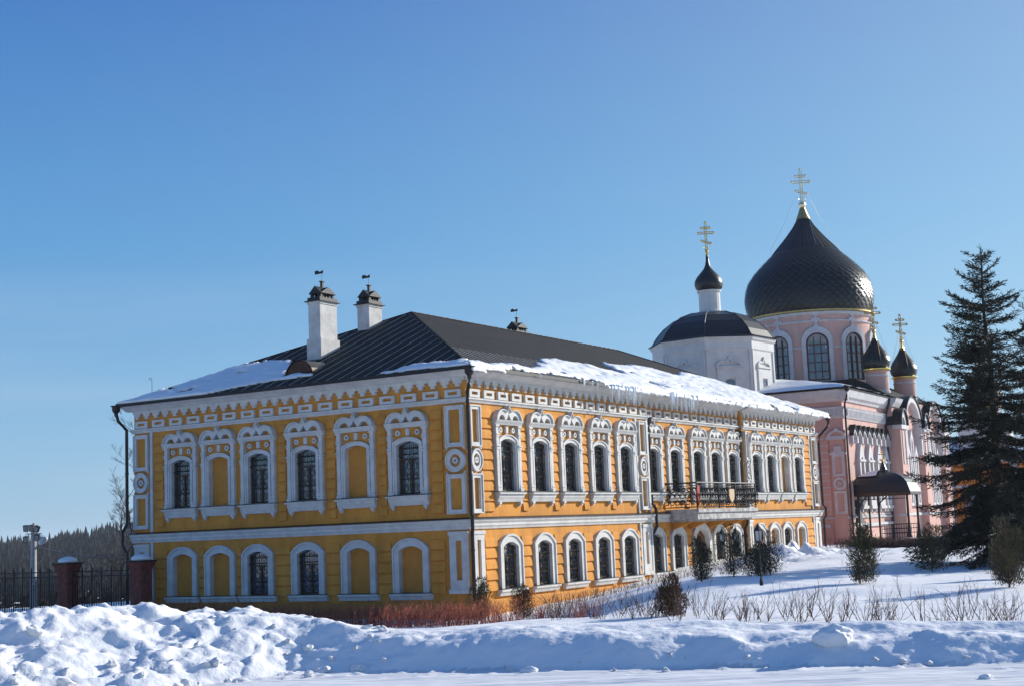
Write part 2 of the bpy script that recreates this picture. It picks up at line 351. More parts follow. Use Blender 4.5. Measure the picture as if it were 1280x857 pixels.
# ---- window templates (local: u, outward d, z), drawn at u = 0
TM = []
def T_(o): TM.append(o); return o
def upper_surround(blind):
    w = MB(XA)
    sp_, ap = 5.22, 5.46
    inn = [(-.47, 3.70)] + arc(0, sp_ - .15, .47, 180, 0, 10, .39) + [(.47, 3.70)]
    inn = [(-.47, 3.70)] + [(-.47 + .094 * k, 5.35 + .12 * (1 - (k / 5 - 1) ** 2)) for k in range(11)] + [(.47, 3.70)]
    out = [(-.61, 3.70)] + [(-.61 + .122 * k, 5.43 + .18 * (1 - abs(k / 5 - 1) ** 2.4)) for k in range(11)] + [(.61, 3.70)]
    w.strip(out, inn, -.26, .10); w.strip([(a * 1.0, b) for a, b in out], [(a * .9, b - .03 * (b > 4)) for a, b in out], .09, .135)
    for s in (-1, 1):       # colonettes with collars
        w.box(min(s * .64, s * .79), max(s * .64, s * .79), 0, .13, 3.68, 5.93)
        w.box(min(s * .61, s * .645), max(s * .61, s * .645), 0, .06, 3.68, 5.6)
        for z0, z1, e in ((3.68, 3.80, .03), (3.84, 3.90, .02), (5.10, 5.17, .02), (5.20, 5.26, .035), (5.52, 5.58, .02), (5.60, 5.65, .03), (5.86, 5.93, .03)):
            w.box(min(s * (.64 - e), s * (.79 + e)), max(s * (.64 - e), s * (.79 + e)), 0, .13 + e, z0, z1)
    for s in (-1, 1): w.strip(arc(s * .40, 5.76, .095, 0, 360, 14), arc(s * .40, 5.76, .045, 0, 360, 14), .0, .08, True)
    w.box(-.07, .07, 0, .08, 5.66, 5.90)
    w.box(-.50, .50, -.01, .02, 3.66, 3.70)
    return w.build('blind_window' if blind else 'window', WHT)
def upper_hood():
    w = MB(XA)
    w.profile([(0, 5.93), (.14, 5.93), (.17, 5.98), (.21, 6.03), (.24, 6.09), (0, 6.09)], -.86, .86)
    # trefoil hood
    L = arc(-.40, 6.09, .42, 180, 50, 9, .37); Rr = [(-a, b) for a, b in L][::-1]
    outer = L + [(-.09, 6.43), (0, 6.60), (.09, 6.43)] + Rr
    Li = arc(-.42, 6.09, .20, 180, 20, 9, .17)[:8]
    inner = Li + [(-.22, 6.09), (-.17, 6.092)] + [(-.10, 6.16), (0, 6.32), (.10, 6.16)] + [(-a, b) for a, b in (Li + [(-.22, 6.09), (-.17, 6.092)])[::-1]]
    inner = inner[:]
    n = len(outer); 
    # resample inner to outer length
    def res(p, m):
        d = [0]
        for k in range(1, len(p)): d.append(d[-1] + math.dist(p[k], p[k - 1]))
        o = []
        for k in range(m):
            t = d[-1] * k / (m - 1); c = max(1, next((x for x in range(1, len(p)) if d[x] >= t - 1e-9), len(p) - 1))
            g = (t - d[c - 1]) / max(1e-9, d[c] - d[c - 1]); o.append((p[c - 1][0] + (p[c][0] - p[c - 1][0]) * g, p[c - 1][1] + (p[c][1] - p[c - 1][1]) * g))
        return o
    hl = res(outer[:len(L) + 2], 24); hi = res(inner[:len(Li) + 4], 24)
    w.strip(hl, hi, 0, .17); w.strip([(-a, b) for a, b in hl], [(-a, b) for a, b in hi], 0, .17)
    rim = [(a * .93, 6.09 + (b - 6.09) * .90) for a, b in hl]
    w.strip(hl, rim, .165, .22); w.strip([(-a, b) for a, b in hl], [(-a, b) for a, b in rim], .165, .22)
    return w.build('hood', WHT)
def upper_sill():
    w = MB(XA)
    w.profile([(0, 3.34), (.10, 3.34), (.13, 3.42), (.17, 3.50), (.18, 3.60), (.24, 3.66), (0, 3.66)], -.80, .80)
    w.box(-.86, .86, 0, .25, 3.60, 3.662)
    for s in (-1, 1):
        w.box(min(s * .60, s * .74), max(s * .60, s * .74), 0, .14, 3.27, 3.36); w.box(min(s * .63, s * .71), max(s * .63, s * .71), 0, .10, 3.20, 3.28)
    o = w.build('sill', WHT)
    return o
def upper_flash():
    w = MB(XA); w.box(-.87, .87, -.25, .27, 3.664, 3.684); return w.build('sill_flashing', FLASH)
def pane(z0, z1, hw, blind):
    w = MB(XA)
    if blind:
        w.box(-hw, hw, -.16, -.13, z0, z1); return w.build('panel', YBL)
    w.box(-hw, hw, -.18, -.15, z0, z1)
    return w.build('pane', GLASS)
def sash(z0, z1, zt, hw):
    w = MB(XA)
    for s in (-1, 1): w.box(min(s * (hw - .06), s * hw), max(s * (hw - .06), s * hw), -.15, -.10, z0, z1)
    w.box(-.03, .03, -.148, -.102, z0, zt); w.box(-hw, hw, -.152, -.098, zt, zt + .06); w.box(-hw, hw, -.152, -.098, z0, z0 + .07)
    return w.build('sash', SASH)
def grille(z0, z1, hw):
    w = MB(XA); d = -.03; r = .011
    H = z1 - z0
    def pl(pts, rr=r): w.tube([(u, d, z) for u, z in pts], rr, 4)
    for u in (-hw + .03, 0, hw - .03): pl([(u, z0), (u, z1 - (.06 if u else 0))], .015)
    for z in (z0 + .03, z0 + H * .30, z1 - .36, z1 - .16): pl([(-hw, z), (hw, z)], .013)
    for s in (-1, 1):
        for k in range(3):
            zc = z0 + H * (.13 + .22 * k); pl([(s * (.20 + .11 * math.cos(R_(a)) * (1 if a < 360 else .55)), zc + (H * .08) * math.sin(R_(a)) * (1 if a < 360 else .6)) for a in range(0, 620, 45)])
        pl([(s * (.05 + .30 * math.sin(math.pi * t / 8) ** 1), z0 + H * (.30 + .45 * t / 8)) for t in range(9)])
        pl([(s * (.38 - .30 * math.sin(math.pi * t / 8)), z0 + H * (.02 + .55 * t / 8)) for t in range(9)])
        pl([(s * (.22 + .13 * math.cos(R_(a))), z1 - .25 + .10 * math.sin(R_(a))) for a in range(0, 361, 40)])
        for t in range(4): pl([(s * .06 * (t + 1), z1 - .16), (s * .10 * (t + 1), z1 - .02 - .03 * t)])
        pl([(s * hw * .99, z1 - .4), (s * (hw + .01), z1 - .4)], .03)
    for t in range(9): w.ball((0, d, z0 + H * (.08 + .105 * t)), .025, 5)
    return w.build('grille', BRNZ)
def lower_surround(blind):
    w = MB(XA)
    inn = [(-.48, .46)] + [(-.48 + .08 * k, 1.85 + .15 * (1 - (k / 6 - 1) ** 2)) for k in range(13)] + [(.48, .46)]
    out = [(-.73, .46)] + [(-.73 + .12167 * k, 1.93 + .34 * (1 - abs(k / 6 - 1) ** 2.3)) for k in range(13)] + [(.73, .46)]
    w.strip(out, inn, -.26, .09)
    w.strip([(a, b) for a, b in out], [(a * .92, .46 + (b - .46) * .965) for a, b in out], .085, .13)
    return w.build('blind_window' if blind else 'window', WHT)
def lower_sill():
    w = MB(XA); w.profile([(0, .24), (.10, .24), (.14, .34), (.2, .38), (.2, .455), (-.24, .455), (-.24, .24)], -.84, .84)
    return w.build('sill', WHT)
def lower_flash():
    w = MB(XA); w.box(-.85, .85, -.24, .22, .457, .475); return w.build('sill_flashing', FLASH)
def family(base, kids):
    for k in kids: k.parent = base
    return base
UPW = family(upper_surround(False), [pane(3.6, 5.5, .5, 0), sash(3.7, 5.45, 4.85, .47), grille(3.72, 5.40, .45), upper_hood(), upper_sill(), upper_flash()])
UPB = family(upper_surround(True), [pane(3.6, 5.5, .5, 1), upper_hood(), upper_sill(), upper_flash()])
LOW = family(lower_surround(False), [pane(.44, 2.05, .5, 0), sash(.46, 1.95, 1.45, .48), grille(.50, 1.93, .46), lower_sill(), lower_flash()])
LOB = family(lower_surround(True), [pane(.44, 2.05, .5, 1), lower_sill(), lower_flash()])

A_U = [(-12.67, 0), (-10.80, 1), (-8.90, 0), (-6.72, 0), (-4.50, 1), (-2.32, 0)]
A_L = [(-12.64, 1), (-10.80, 1), (-9.0, 0), (-6.71, 0), (-4.51, 1), (-2.34, 1)]
B_U = [(2.40, 0), (4.58, 0), (6.76, 0), (9.0, 0), (11.15, 0), (14.0, 0), (16.1, 0), (18.4, 0), (20.3, 0), (22.25, 0), (24.58, 0), (26.38, 0), (28.2, 1), (30.06, 0)]
B_L = [(2.35, 0), (4.60, 0), (6.75, 0), (9.0, 0), (11.13, 0), (14.0, 0), (16.0, 0), (18.4, 2), (20.3, 0), (22.15, 0), (24.6, 1), (26.4, 1), (28.1, 0), (30.0, 1)]
REC = -.20; U1, U2 = 13.3, 23.15
def dB(u): return REC if U1 < u < U2 else 0.0
used = set()
def put(tm, loc, rz):
    if tm.name in used: return place(tm, man, loc, rz)
    used.add(tm.name); tm.parent = man; tm.location = loc; tm.rotation_euler = (0, 0, rz); return tm
HP = math.pi / 2
for u, b in A_U: put(UPB if b else UPW, (u, 0, 0), 0)
for u, b in A_L: put(LOB if b else LOW, (u, 0, 0), 0)
for u, b in B_U: put(UPB if b else UPW, (dB(u), u, 0), HP)
for u, b in B_L:
    if b < 2: put(LOB if b else LOW, (dB(u), u, 0), HP)
# door under the balcony
dw = MB(XA)
inn = [(-.72, .3)] + [(-.72 * math.cos(math.pi * k / 14), 1.55 + .55 * math.sin(math.pi * k / 14)) for k in range(15)] + [(.72, .3)]
out = [(-.97, .3)] + [(-.97 * math.cos(math.pi * k / 14), 1.6 + .78 * math.sin(math.pi * k / 14)) for k in range(15)] + [(.97, .3)]
dw.strip(out, inn, -.26, .10)
ds = dw.build('door_surround', WHT, man); ds.location = (REC, 18.4, 0); ds.rotation_euler = (0, 0, HP)
dd = MB(XA); dd.box(-.74, -.01, -.2, -.14, .3, 2.1); dd.box(.01, .74, -.2, -.14, .3, 2.1)
for s in (-1, 1):
    for z0, z1 in ((.45, 1.0), (1.1, 1.85)): dd.box(s * .37 - .25, s * .37 + .25, -.14, -.11, z0, z1)
do = dd.build('door', WOOD, man); do.location = (REC, 18.4, 0); do.rotation_euler = (0, 0, HP)
dh = MB(XA); dh.tube([(.06, -.06, 1.0), (.06, -.06, 1.2)], .02); dh.tube([(.06, -.13, 1.02), (.06, -.06, 1.02)], .012); dh.build('door_handle', BRNZ, do)

# ---- walls
def wall_holes(w, u0, u1, z0, z1, holes, d):
    us = sorted({u0, u1, *[h[0] for h in holes], *[h[1] for h in holes]}); zs = sorted({z0, z1, *[h[2] for h in holes], *[h[3] for h in holes]})
    for a, b in zip(us[:-1], us[1:]):
        for c, e in zip(zs[:-1], zs[1:]):
            mu, mz = (a + b) / 2, (c + e) / 2
            if any(h[0] < mu < h[1] and h[2] < mz < h[3] for h in holes): continue
            w.add([(a, d, c), (b, d, c), (b, d, e), (a, d, e)], [(0, 1, 2, 3)])
def holes(us, ls):
    h = [(u - .55, u + .55, 3.5, 5.5) for u, b in us]
    h += [(u - .55, u + .55, .35, 2.1) if b < 2 else (u - .85, u + .85, .2, 2.2) for u, b in ls]
    return h
def rustic(w, centers, lo, hi, hw, z0, n, pitch, d):
    edges = [lo] + [c for c in centers if lo < c < hi] + [hi]
    for k in range(len(edges) - 1):
        a = edges[k] + (hw if k > 0 else 0); b = edges[k + 1] - (hw if k < len(edges) - 2 else 0)
        if b - a < .12: continue
        for r in range(n):
            z = z0 + r * pitch
            w.profile([(d, z), (d + .065, z + .015), (d + .05, z + pitch * .6), (d + .028, z + pitch - .045), (d, z + pitch - .035)], a, b)
wm = MB(XA)
wall_holes(wm, -LA, 0, -1.2, 7.7, holes(A_U, A_L), 0)
rustic(wm, [u for u, b in A_U], -14.05, -.95, .93, 3.02, 10, .345, 0)
rustic(wm, [u for u, b in A_L], -14.05, -.98, .80, .42, 5, .36, 0)
wm.xf = XB
for a, b, d in ((0, U1, 0), (U1, U2, REC), (U2, LB, 0)):
    hs = [h for h in holes(B_U, B_L) if a < (h[0] + h[1]) / 2 < b]
    wall_holes(wm, a, b, -1.2, 7.7, hs, d)
ru = dict(z0=3.02, n=10, pitch=.345); rl = dict(z0=.42, n=5, pitch=.36)
for a, b, d in ((.82, 12.15, 0), (13.35, 23.1, REC), (23.95, 31.9, 0)):
    rustic(wm, [u for u, q_ in B_U], a, b, .93, d=d, **ru)
    for part in ([(a, b)] if d == 0 else [(a, 17.4), (19.4, b)]):
        rustic(wm, [u for u, q_ in B_L if q_ < 2], part[0], part[1], .80, d=d, **rl)
wm.xf = ID
for y in (U1, U2): wm.add([(0, y, -1.2), (REC, y, -1.2), (REC, y, 7.7), (0, y, 7.7)], [(0, 1, 2, 3)])
wm.add([(-LA, 0, -1.2), (-LA, LB, -1.2), (-LA, LB, 7.7), (-LA, 0, 7.7)], [(0, 1, 2, 3)])
wm.add([(-LA, LB, -1.2), (0, LB, -1.2), (0, LB, 7.7), (-LA, LB, 7.7)], [(0, 1, 2, 3)])
wm.build('wall', YEL, man, recalc=False)
# plinth hint
pl = MB(XA); pl.profile([(0, -1.2), (.08, -1.2), (.08, .1), (.03, .16), (0, .16)], -LA, .08); pl.xf = XB
for a, b, d in ((0, U1, 0), (U1, U2, REC), (U2, LB, 0)): pl.profile([(d, -1.2), (d + .078, -1.2), (d + .078, .1), (d + .03, .16), (d, .16)], a, b)
pl.build('plinth', YBL, man)

# ---- horizontal trims.  SEG: (xf, u0, u1, d)
SEG = [(XA, -LA - .0, 0.0, 0), (XB, 0.0, U1, 0), (XB, U1, U2, REC), (XB, U2, LB, 0)]
def band(name, prof, m):
    w = MB()
    ext = max(p[0] for p in prof)
    for n_, (xf, a, b, d) in enumerate(SEG):
        w.xf = xf; P = [(q_[0] + d, q_[1]) for q_ in prof]
        if n_ == 0: a -= ext * .6
        if n_ == 3: b += ext
        # mitre at the near corner
        e0 = [0] * len(P); e1 = [0] * len(P)
        if n_ == 0: e1 = [max(0, p[0]) for p in P]
        if n_ == 1: e0 = [-max(0, p[0]) for p in P]; e1 = [0] * len(P)
        N = len(P); V_ = [(a + e0[k], P[k][0], P[k][1]) for k in range(N)] + [(b + e1[k], P[k][0], P[k][1]) for k in range(N)]
        w.add(V_, [tuple(range(N)), tuple(range(2 * N - 1, N - 1, -1))] + [(k, (k + 1) % N, N + (k + 1) % N, N + k) for k in range(N)])
    return w.build(name, m, man)
band('belt_course', [(0, 2.47), (.05, 2.47), (.07, 2.53), (.11, 2.58), (.11, 2.65), (.17, 2.72), (.19, 2.79), (0, 2.83)], WHT)
band('belt_flashing', [(0, 2.832), (.235, 2.80), (.235, 2.815), (0, 2.86)], FLASH)
band('string_course', [(0, 6.60), (.05, 6.60), (.08, 6.66), (.13, 6.70), (.13, 6.75), (0, 6.77)], WHT)
band('cornice', [(0, 7.44), (.11, 7.44), (.13, 7.455), (.20, 7.46), (.30, 7.53), (.42, 7.58), (.46, 7.62), (.46, 7.66), (0, 7.67)], WHT)
# frieze: little square frames and stepped teeth
def tooth(w, u, zt, h, wd, d0, d1):
    n = 3; pts = [(u - wd / 2, zt), ]
    for k in range(n): 
        x = wd / 2 * (1 - k / n) ; z = zt - h * (k + 1) / n
        pts += [(u - x, z), (u - wd / 2 * (1 - (k + 1) / n) * 1.0 if k < n - 1 else u - .035, z)]
    pts = pts + [(2 * u - a, b) for a, b in pts[::-1]]
    w.prism(pts, d0, d1)
fr = MB()
for xf, a, b, d in SEG:
    fr.xf = xf; L_ = b - a; n = round(L_ / .49); p = L_ / n
    for k in range(n): tooth(fr, a + p * (k + .5), 7.445, .32, p * .97, d, d + .10)
    n = round(L_ / .885); p = L_ / n
    for k in range(n):
        c = a + p * (k + .5); x0, x1, z0, z1 = c - .31, c + .31, 6.775, 7.045
        fr.strip([(x0, z0), (x1, z0), (x1, z1), (x0, z1)], [(x0 + .13, z0 + .09), (x1 - .13, z0 + .09), (x1 - .13, z1 - .08), (x0 + .13, z1 - .08)], d, d + .09, True)
fr.build('frieze', WHT, man)

# ---- corner pilasters
def pilaster(xf, c, hw, d, ring=True):
    w = MB(xf)
    b = min(.14, hw * .4)
    def fr_(z0, z1, notch):
        o = [(c - hw, z0), (c + hw, z0), (c + hw, z1), (c - hw, z1)]; i_ = [(c - hw + b, z0 + .14), (c + hw - b, z0 + .14), (c + hw - b, z1 - .14), (c - hw + b, z1 - .14)]
        w.strip(o, i_, d, d + .10, True)
        w.strip([(c - hw, z0), (c + hw, z0), (c + hw, z1), (c - hw, z1)], [(c - hw + .04, z0 + .04), (c + hw - .04, z0 + .04), (c + hw - .04, z1 - .04), (c - hw + .04, z1 - .04)], d + .095, d + .135, True)
    fr_(5.16, 6.52, 1); fr_(2.98, 4.27, 0)
    r = min(.38, hw + .02)
    w.strip(arc(c, 4.715, r, 0, 360, 28, .38), arc(c, 4.715, r * .55, 0, 360, 28, .21), d, d + .11, True)
    w.strip(arc(c, 4.715, r, 0, 360, 28, .38), arc(c, 4.715, r * .88, 0, 360, 28, .335), d + .10, d + .14, True)
    w.strip(arc(c, 4.715, r * .28, 0, 360, 16, .105), arc(c, 4.715, r * .12, 0, 360, 16, .045), d, d + .11, True)
    # curved shoulders towards the roundel
    for sgn, z in ((1, 5.16), (-1, 4.27)):
        o = [(c - hw, z), (c + hw, z)]; 
        w.prism([(c - hw, z), (c - hw, z - sgn * .10), (c - hw + .10, z)], d, d + .10); w.prism([(c + hw, z), (c + hw, z - sgn * .10), (c + hw - .10, z)], d, d + .10)
    # lower storey: solid white with a narrow slot
    sl_ = min(.11, hw * .33)
    w.strip([(c - hw, .55), (c + hw, .55), (c + hw, 2.35), (c - hw, 2.35)], [(c - sl_, .85), (c + sl_, .85), (c + sl_, 2.12), (c - sl_, 2.12)], d, d + .08, True)
    w.box(c - hw - .03, c + hw + .03, d, d + .11, 2.30, 2.418); w.box(c - hw - .05, c + hw + .05, d, d + .11, .42, .56)
    return w.build('pilaster', WHT, man)
pilaster(XA, -.42, .36, 0); pilaster(XA, -14.72, .38, 0); pilaster(XB, .40, .32, 0); pilaster(XB, 12.65, .33, 0); pilaster(XB, 23.5, .20, 0); pilaster(XB, 32.45, .38, 0)
for xf, c in ((XA, -14.21), (XB, 13.17), (XB, 31.92), (XB, 12.19)):
    for z0, z1 in ((-.3, 2.46), (2.86, 6.6)):
        st = MB(xf); st.box(c - .06, c + .06, 0, .065, z0, z1); st.build('edge_strip', WHT, man)

# ---- roof
E_, ZE = .62, 7.70; TAN_ = .428
W2 = (LA + 2 * E_) / 2; ZR = ZE + TAN_ * W2
x0r, x1r, y0r, y1r = -LA - .32, E_, -E_, LB + E_
xr = (x0r + x1r) / 2; ya, yb = y0r + W2, y1r - W2
rf = MB()
rf.add([(x0r, y0r, ZE), (x1r, y0r, ZE), (x1r, y1r, ZE), (x0r, y1r, ZE), (xr, ya, ZR), (xr, yb, ZR)], [(0, 1, 4), (1, 2, 5, 4), (2, 3, 5), (3, 0, 4, 5)])
rf.add([(x0r, y0r, ZE - .03), (x1r, y0r, ZE - .03), (x1r, y1r, ZE - .03), (x0r, y1r, ZE - .03)], [(0, 1, 2, 3)])
for a, b in (((x0r, y0r), (x1r, y0r)), ((x1r, y0r), (x1r, y1r)), ((x1r, y1r), (x0r, y1r)), ((x0r, y1r), (x0r, y0r))):
    rf.add([(*a, ZE - .05), (*b, ZE - .05), (*b, ZE), (*a, ZE)], [(0, 1, 2, 3)])
# standing seams
SEAMS = 1
def seam(p, q_, w_=.030, h_=.018):
    p = Vector(p); q_ = Vector(q_); t = (q_ - p).normalized(); side = t.cross(Vector((0, 0, 1))).normalized() * w_; up = side.cross(t).normalized() * h_
    if up.z < 0: up = -up
    P = [p - side, p + side, p + side + up, p - side + up, q_ - side, q_ + side, q_ + side + up, q_ - side + up]
    rf.m = 1; rf.add([tuple(v_) for v_ in P], [(0, 1, 2, 3), (4, 5, 6, 7), (0, 1, 5, 4), (1, 2, 6, 5), (2, 3, 7, 6), (3, 0, 4, 7)]); rf.m = 0
k = y0r + .25
while k < y1r:
    l_ = min(W2, k - y0r, y1r - k); seam((x1r, k, ZE), (x1r - l_, k, ZE + TAN_ * l_)); seam((x0r, k, ZE), (x0r + l_, k, ZE + TAN_ * l_)); k += .48
k = x0r + .25
while k < x1r:
    l_ = min(k - x0r, x1r - k); seam((k, y0r, ZE), (k, y0r + l_, ZE + TAN_ * l_), .008, .018); seam((k, y1r, ZE), (k, y1r - l_, ZE + TAN_ * l_), .008, .018); k += .55
for p, q_ in (((x1r, y0r, ZE), (xr, ya, ZR)), ((x0r, y0r, ZE), (xr, ya, ZR)), ((xr, ya, ZR), (xr, yb, ZR)), ((x1r, y1r, ZE), (xr, yb, ZR))):
    rf.tube([p, q_], .045, 6)
roof = rf.build('roof', [ROOF, mat('sunlit_seam_metal', (0.40, 0.375, 0.35), .5, var=.4, vscale=2)], man, recalc=False)  # seam colour made pale to imitate sunlight caught along the ridges
g = MB(); g.box(x0r, x1r, y0r - .03, y0r, ZE - .10, ZE + .015); g.box(x1r, x1r + .03, y0r - .03, y1r, ZE - .10, ZE + .015)
g.build('eaves_gutter', FLASH, man)
def zroof(x, y): return ZE + TAN_ * min(x - x0r, x1r - x, y - y0r, y1r - y)

# ---- chimneys
def chimney(x, y, wx, wy, zt, flare):
    w = MB(); zb = zroof(x, y) - .8
    w.box(x - wx / 2, x + wx / 2, y - wy / 2, y + wy / 2, zb, zt - .1)
    if flare: w.box(x - wx / 2 - .06, x + wx / 2 + .06, y - wy / 2 - .06, y + wy / 2 + .06, zb, zroof(x, y) + .55)
    w.box(x - wx / 2 - .03, x + wx / 2 + .03, y - wy / 2 - .03, y + wy / 2 + .03, zt - .1, zt)
    c = w.build('chimney', CHM, man)
    k_ = MB(); k_.box(x - wx / 2 - .11, x + wx / 2 + .11, y - wy / 2 - .11, y + wy / 2 + .11, zt, zt + .035)
    k_.box(x - wx / 2 - .02, x + wx / 2 + .02, y - wy / 2 - .02, y + wy / 2 + .02, zt + .035, zt + .16)
    # little house-shaped cap with crossing gables and arched vents
    hx, hy = wx / 2 * .72, wy / 2 * .70; z0, z1, z2 = zt + .15, zt + .36, zt + .60
    for sx in (-1, 1):
        for sy in (-1, 1): k_.box(x + sx * hx - .05, x + sx * hx + .05, y + sy * hy - .05, y + sy * hy + .05, z0, z1)
    for fx in (-.33, .33): k_.box(x + fx * hx - .025, x + fx * hx + .025, y - hy, y + hy, z0, z1)
    for fy in (-.5, 0, .5): k_.box(x - hx, x + hx, y + fy * hy - .03, y + fy * hy + .03, z0, z1)
    e = .10
    k_.add([(x - hx - e, y - hy - e, z1 - .05), (x + hx + e, y - hy - e, z1 - .05), (x, y - hy - e, z2), (x - hx - e, y + hy + e, z1 - .05), (x + hx + e, y + hy + e, z1 - .05), (x, y + hy + e, z2)], [(0, 1, 2), (3, 5, 4), (0, 2, 5, 3), (1, 4, 5, 2)])
    k_.add([(x - hx - e, y - hy - e, z1 - .04), (x - hx - e, y + hy + e, z1 - .04), (x - hx - e, y, z2 - .03), (x + hx + e, y - hy - e, z1 - .04), (x + hx + e, y + hy + e, z1 - .04), (x + hx + e, y, z2 - .03)], [(0, 1, 2), (3, 5, 4), (0, 2, 5, 3), (1, 4, 5, 2)])
    k_.box(x - .05, x + .05, y - .05, y + .05, z2 - .1, z2 + .22); k_.box(x - .08, x + .08, y - .08, y + .08, z2 + .20, z2 + .24)
    k_.build('chimney_cap', IRON, c)
    v_ = MB(); v_.tube([(x, y, z2 + .28), (x, y, z2 + .54)], .007, 4)
    v_.add([(x - .26, y - .10, z2 + .50), (x + .04, y + .02, z2 + .54), (x + .04, y + .02, z2 + .66), (x - .08, y - .03, z2 + .60), (x - .16, y - .06, z2 + .66), (x - .26, y - .10, z2 + .63)], [(0, 1, 2, 3, 4, 5)])
    v_.add([(x - .26, y - .09, z2 + .50), (x + .04, y + .03, z2 + .54), (x + .04, y + .03, z2 + .66), (x - .08, y - .02, z2 + .60), (x - .16, y - .05, z2 + .66), (x - .26, y - .09, z2 + .63)], [(0, 1, 2, 3, 4, 5)])
    v_.build('weathervane', IRON, c)
chimney(-8.2, 2.9, .56, 1.0, 11.15, True); chimney(-8.48, 6.2, .58, .85, 11.45, False); chimney(-8.9, 18.2, .60, 1.1, 11.45, False)
# ---- barrel dormer
dm = MB(); xc, yf, r = -7.45, .55, .66; zb = zroof(xc, yf) - .08
P = []
for k in range(13):
    a = math.pi * k / 12; P += [(xc - r * math.cos(a), yf, zb + r * .95 * math.sin(a)), (xc - r * math.cos(a), yf + 2.6, zb + r * .95 * math.sin(a))]
dm.add(P, [(2 * k, 2 * k + 1, 2 * k + 3, 2 * k + 2) for k in range(12)])
dmo = dm.build('dormer', DORM, man)
df = MB(); df.prism([(xc + (r - .03) * math.cos(math.pi * k / 12), zb + (r * .95 - .03) * math.sin(math.pi * k / 12)) for k in range(13)], yf + .06, yf + .1)
for k in range(7): df.box(xc - r + .1 + .01 * k * k, xc + r - .1 - .01 * k * k, yf + .03, yf + .06, zb + .06 + .075 * k, zb + .10 + .075 * k)
df.build('louvre', RUST, dmo)
# roof hook / thin rod
hk = MB(); hk.tube([(-14.3, .1, 7.9), (-14.3, .1, 8.55), (-14.33, .1, 8.66), (-14.42, .1, 8.68), (-14.46, .1, 8.60)], .014, 4); hk.build('roof_rod', GREY, man)

# ---- downspouts
def pipe(pts, funnel, r=.062):
    w = MB(); w.tube(pts, r, 8)
    x, y, z = funnel
    w.lathe([(.06, -.42), (.075, -.30), (.15, -.20), (.16, -.05), (.21, -.03), (.21, 0)], (x, y, z), 10)
    for p in pts[1:-1]: pass
    zz = 6.2
    while zz > .8:
        q_ = min(pts, key=lambda p_: abs(p_[2] - zz)); zz -= 1.1
        # collar on the straight run nearest below
        best = None
        for a, b in zip(pts[:-1], pts[1:]):
            if min(a[2], b[2]) <= zz <= max(a[2], b[2]) and abs(a[2] - b[2]) > .2:
                t = (zz - a[2]) / (b[2] - a[2]); best = tuple(a[i_] + (b[i_] - a[i_]) * t for i_ in range(3))
        if best: w.tube([(best[0], best[1], best[2] - .03), (best[0], best[1], best[2] + .03)], r + .015, 8)
    return w.build('downspout', PIPE, man)
pipe([(.56, -.56, 7.35), (.50, -.50, 7.1), (.26, -.26, 6.9), (.24, -.24, 6.6), (.24, -.24, 3.1), (.30, -.30, 2.9), (.30, -.30, 2.5), (.24, -.24, 2.3), (.24, -.24, .1)], (.56, -.56, 7.68))
pipe([(-LA - .38, -.56, 7.4), (-LA - .34, -.5, 7.1), (-LA - .20, -.2, 6.75), (-LA - .20, -.2, 6.4), (-LA - .20, -.2, 3.2), (-LA - .34, -.3, 2.9), (-LA - .34, -.3, 2.4), (-LA - .20, -.2, 2.1), (-LA - .20, -.2, .1)], (-LA - .38, -.56, 7.68))
pipe([(.60, LB + .55, 7.35), (.56, LB + .5, 7.1), (.2, LB + .15, 6.6), (.16, LB + .12, 6.2), (.16, LB + .12, 3.1), (.3, LB + .12, 2.9), (.3, LB + .12, 2.5), (.16, LB + .12, 2.3), (.16, LB + .12, .9)], (.60, LB + .55, 7.68))
pipe([(-.02, U1 + .16, 6.6), (-.02, U1 + .16, 3.25), (.14, U1 + .16, 3.0), (.14, U1 + .16, 2.3), (-.04, U1 + .16, 2.0), (-.04, U1 + .16, .4)], (-.02, U1 + .16, 6.7))
pipe([(-.06, U2 - .12, 6.4), (-.06, U2 - .12, 3.25), (.10, U2 - .12, 3.0), (.10, U2 - .12, 2.3), (-.04, U2 - .12, 2.0), (-.04, U2 - .12, .9)], (-.06, U2 - .12, 6.5))

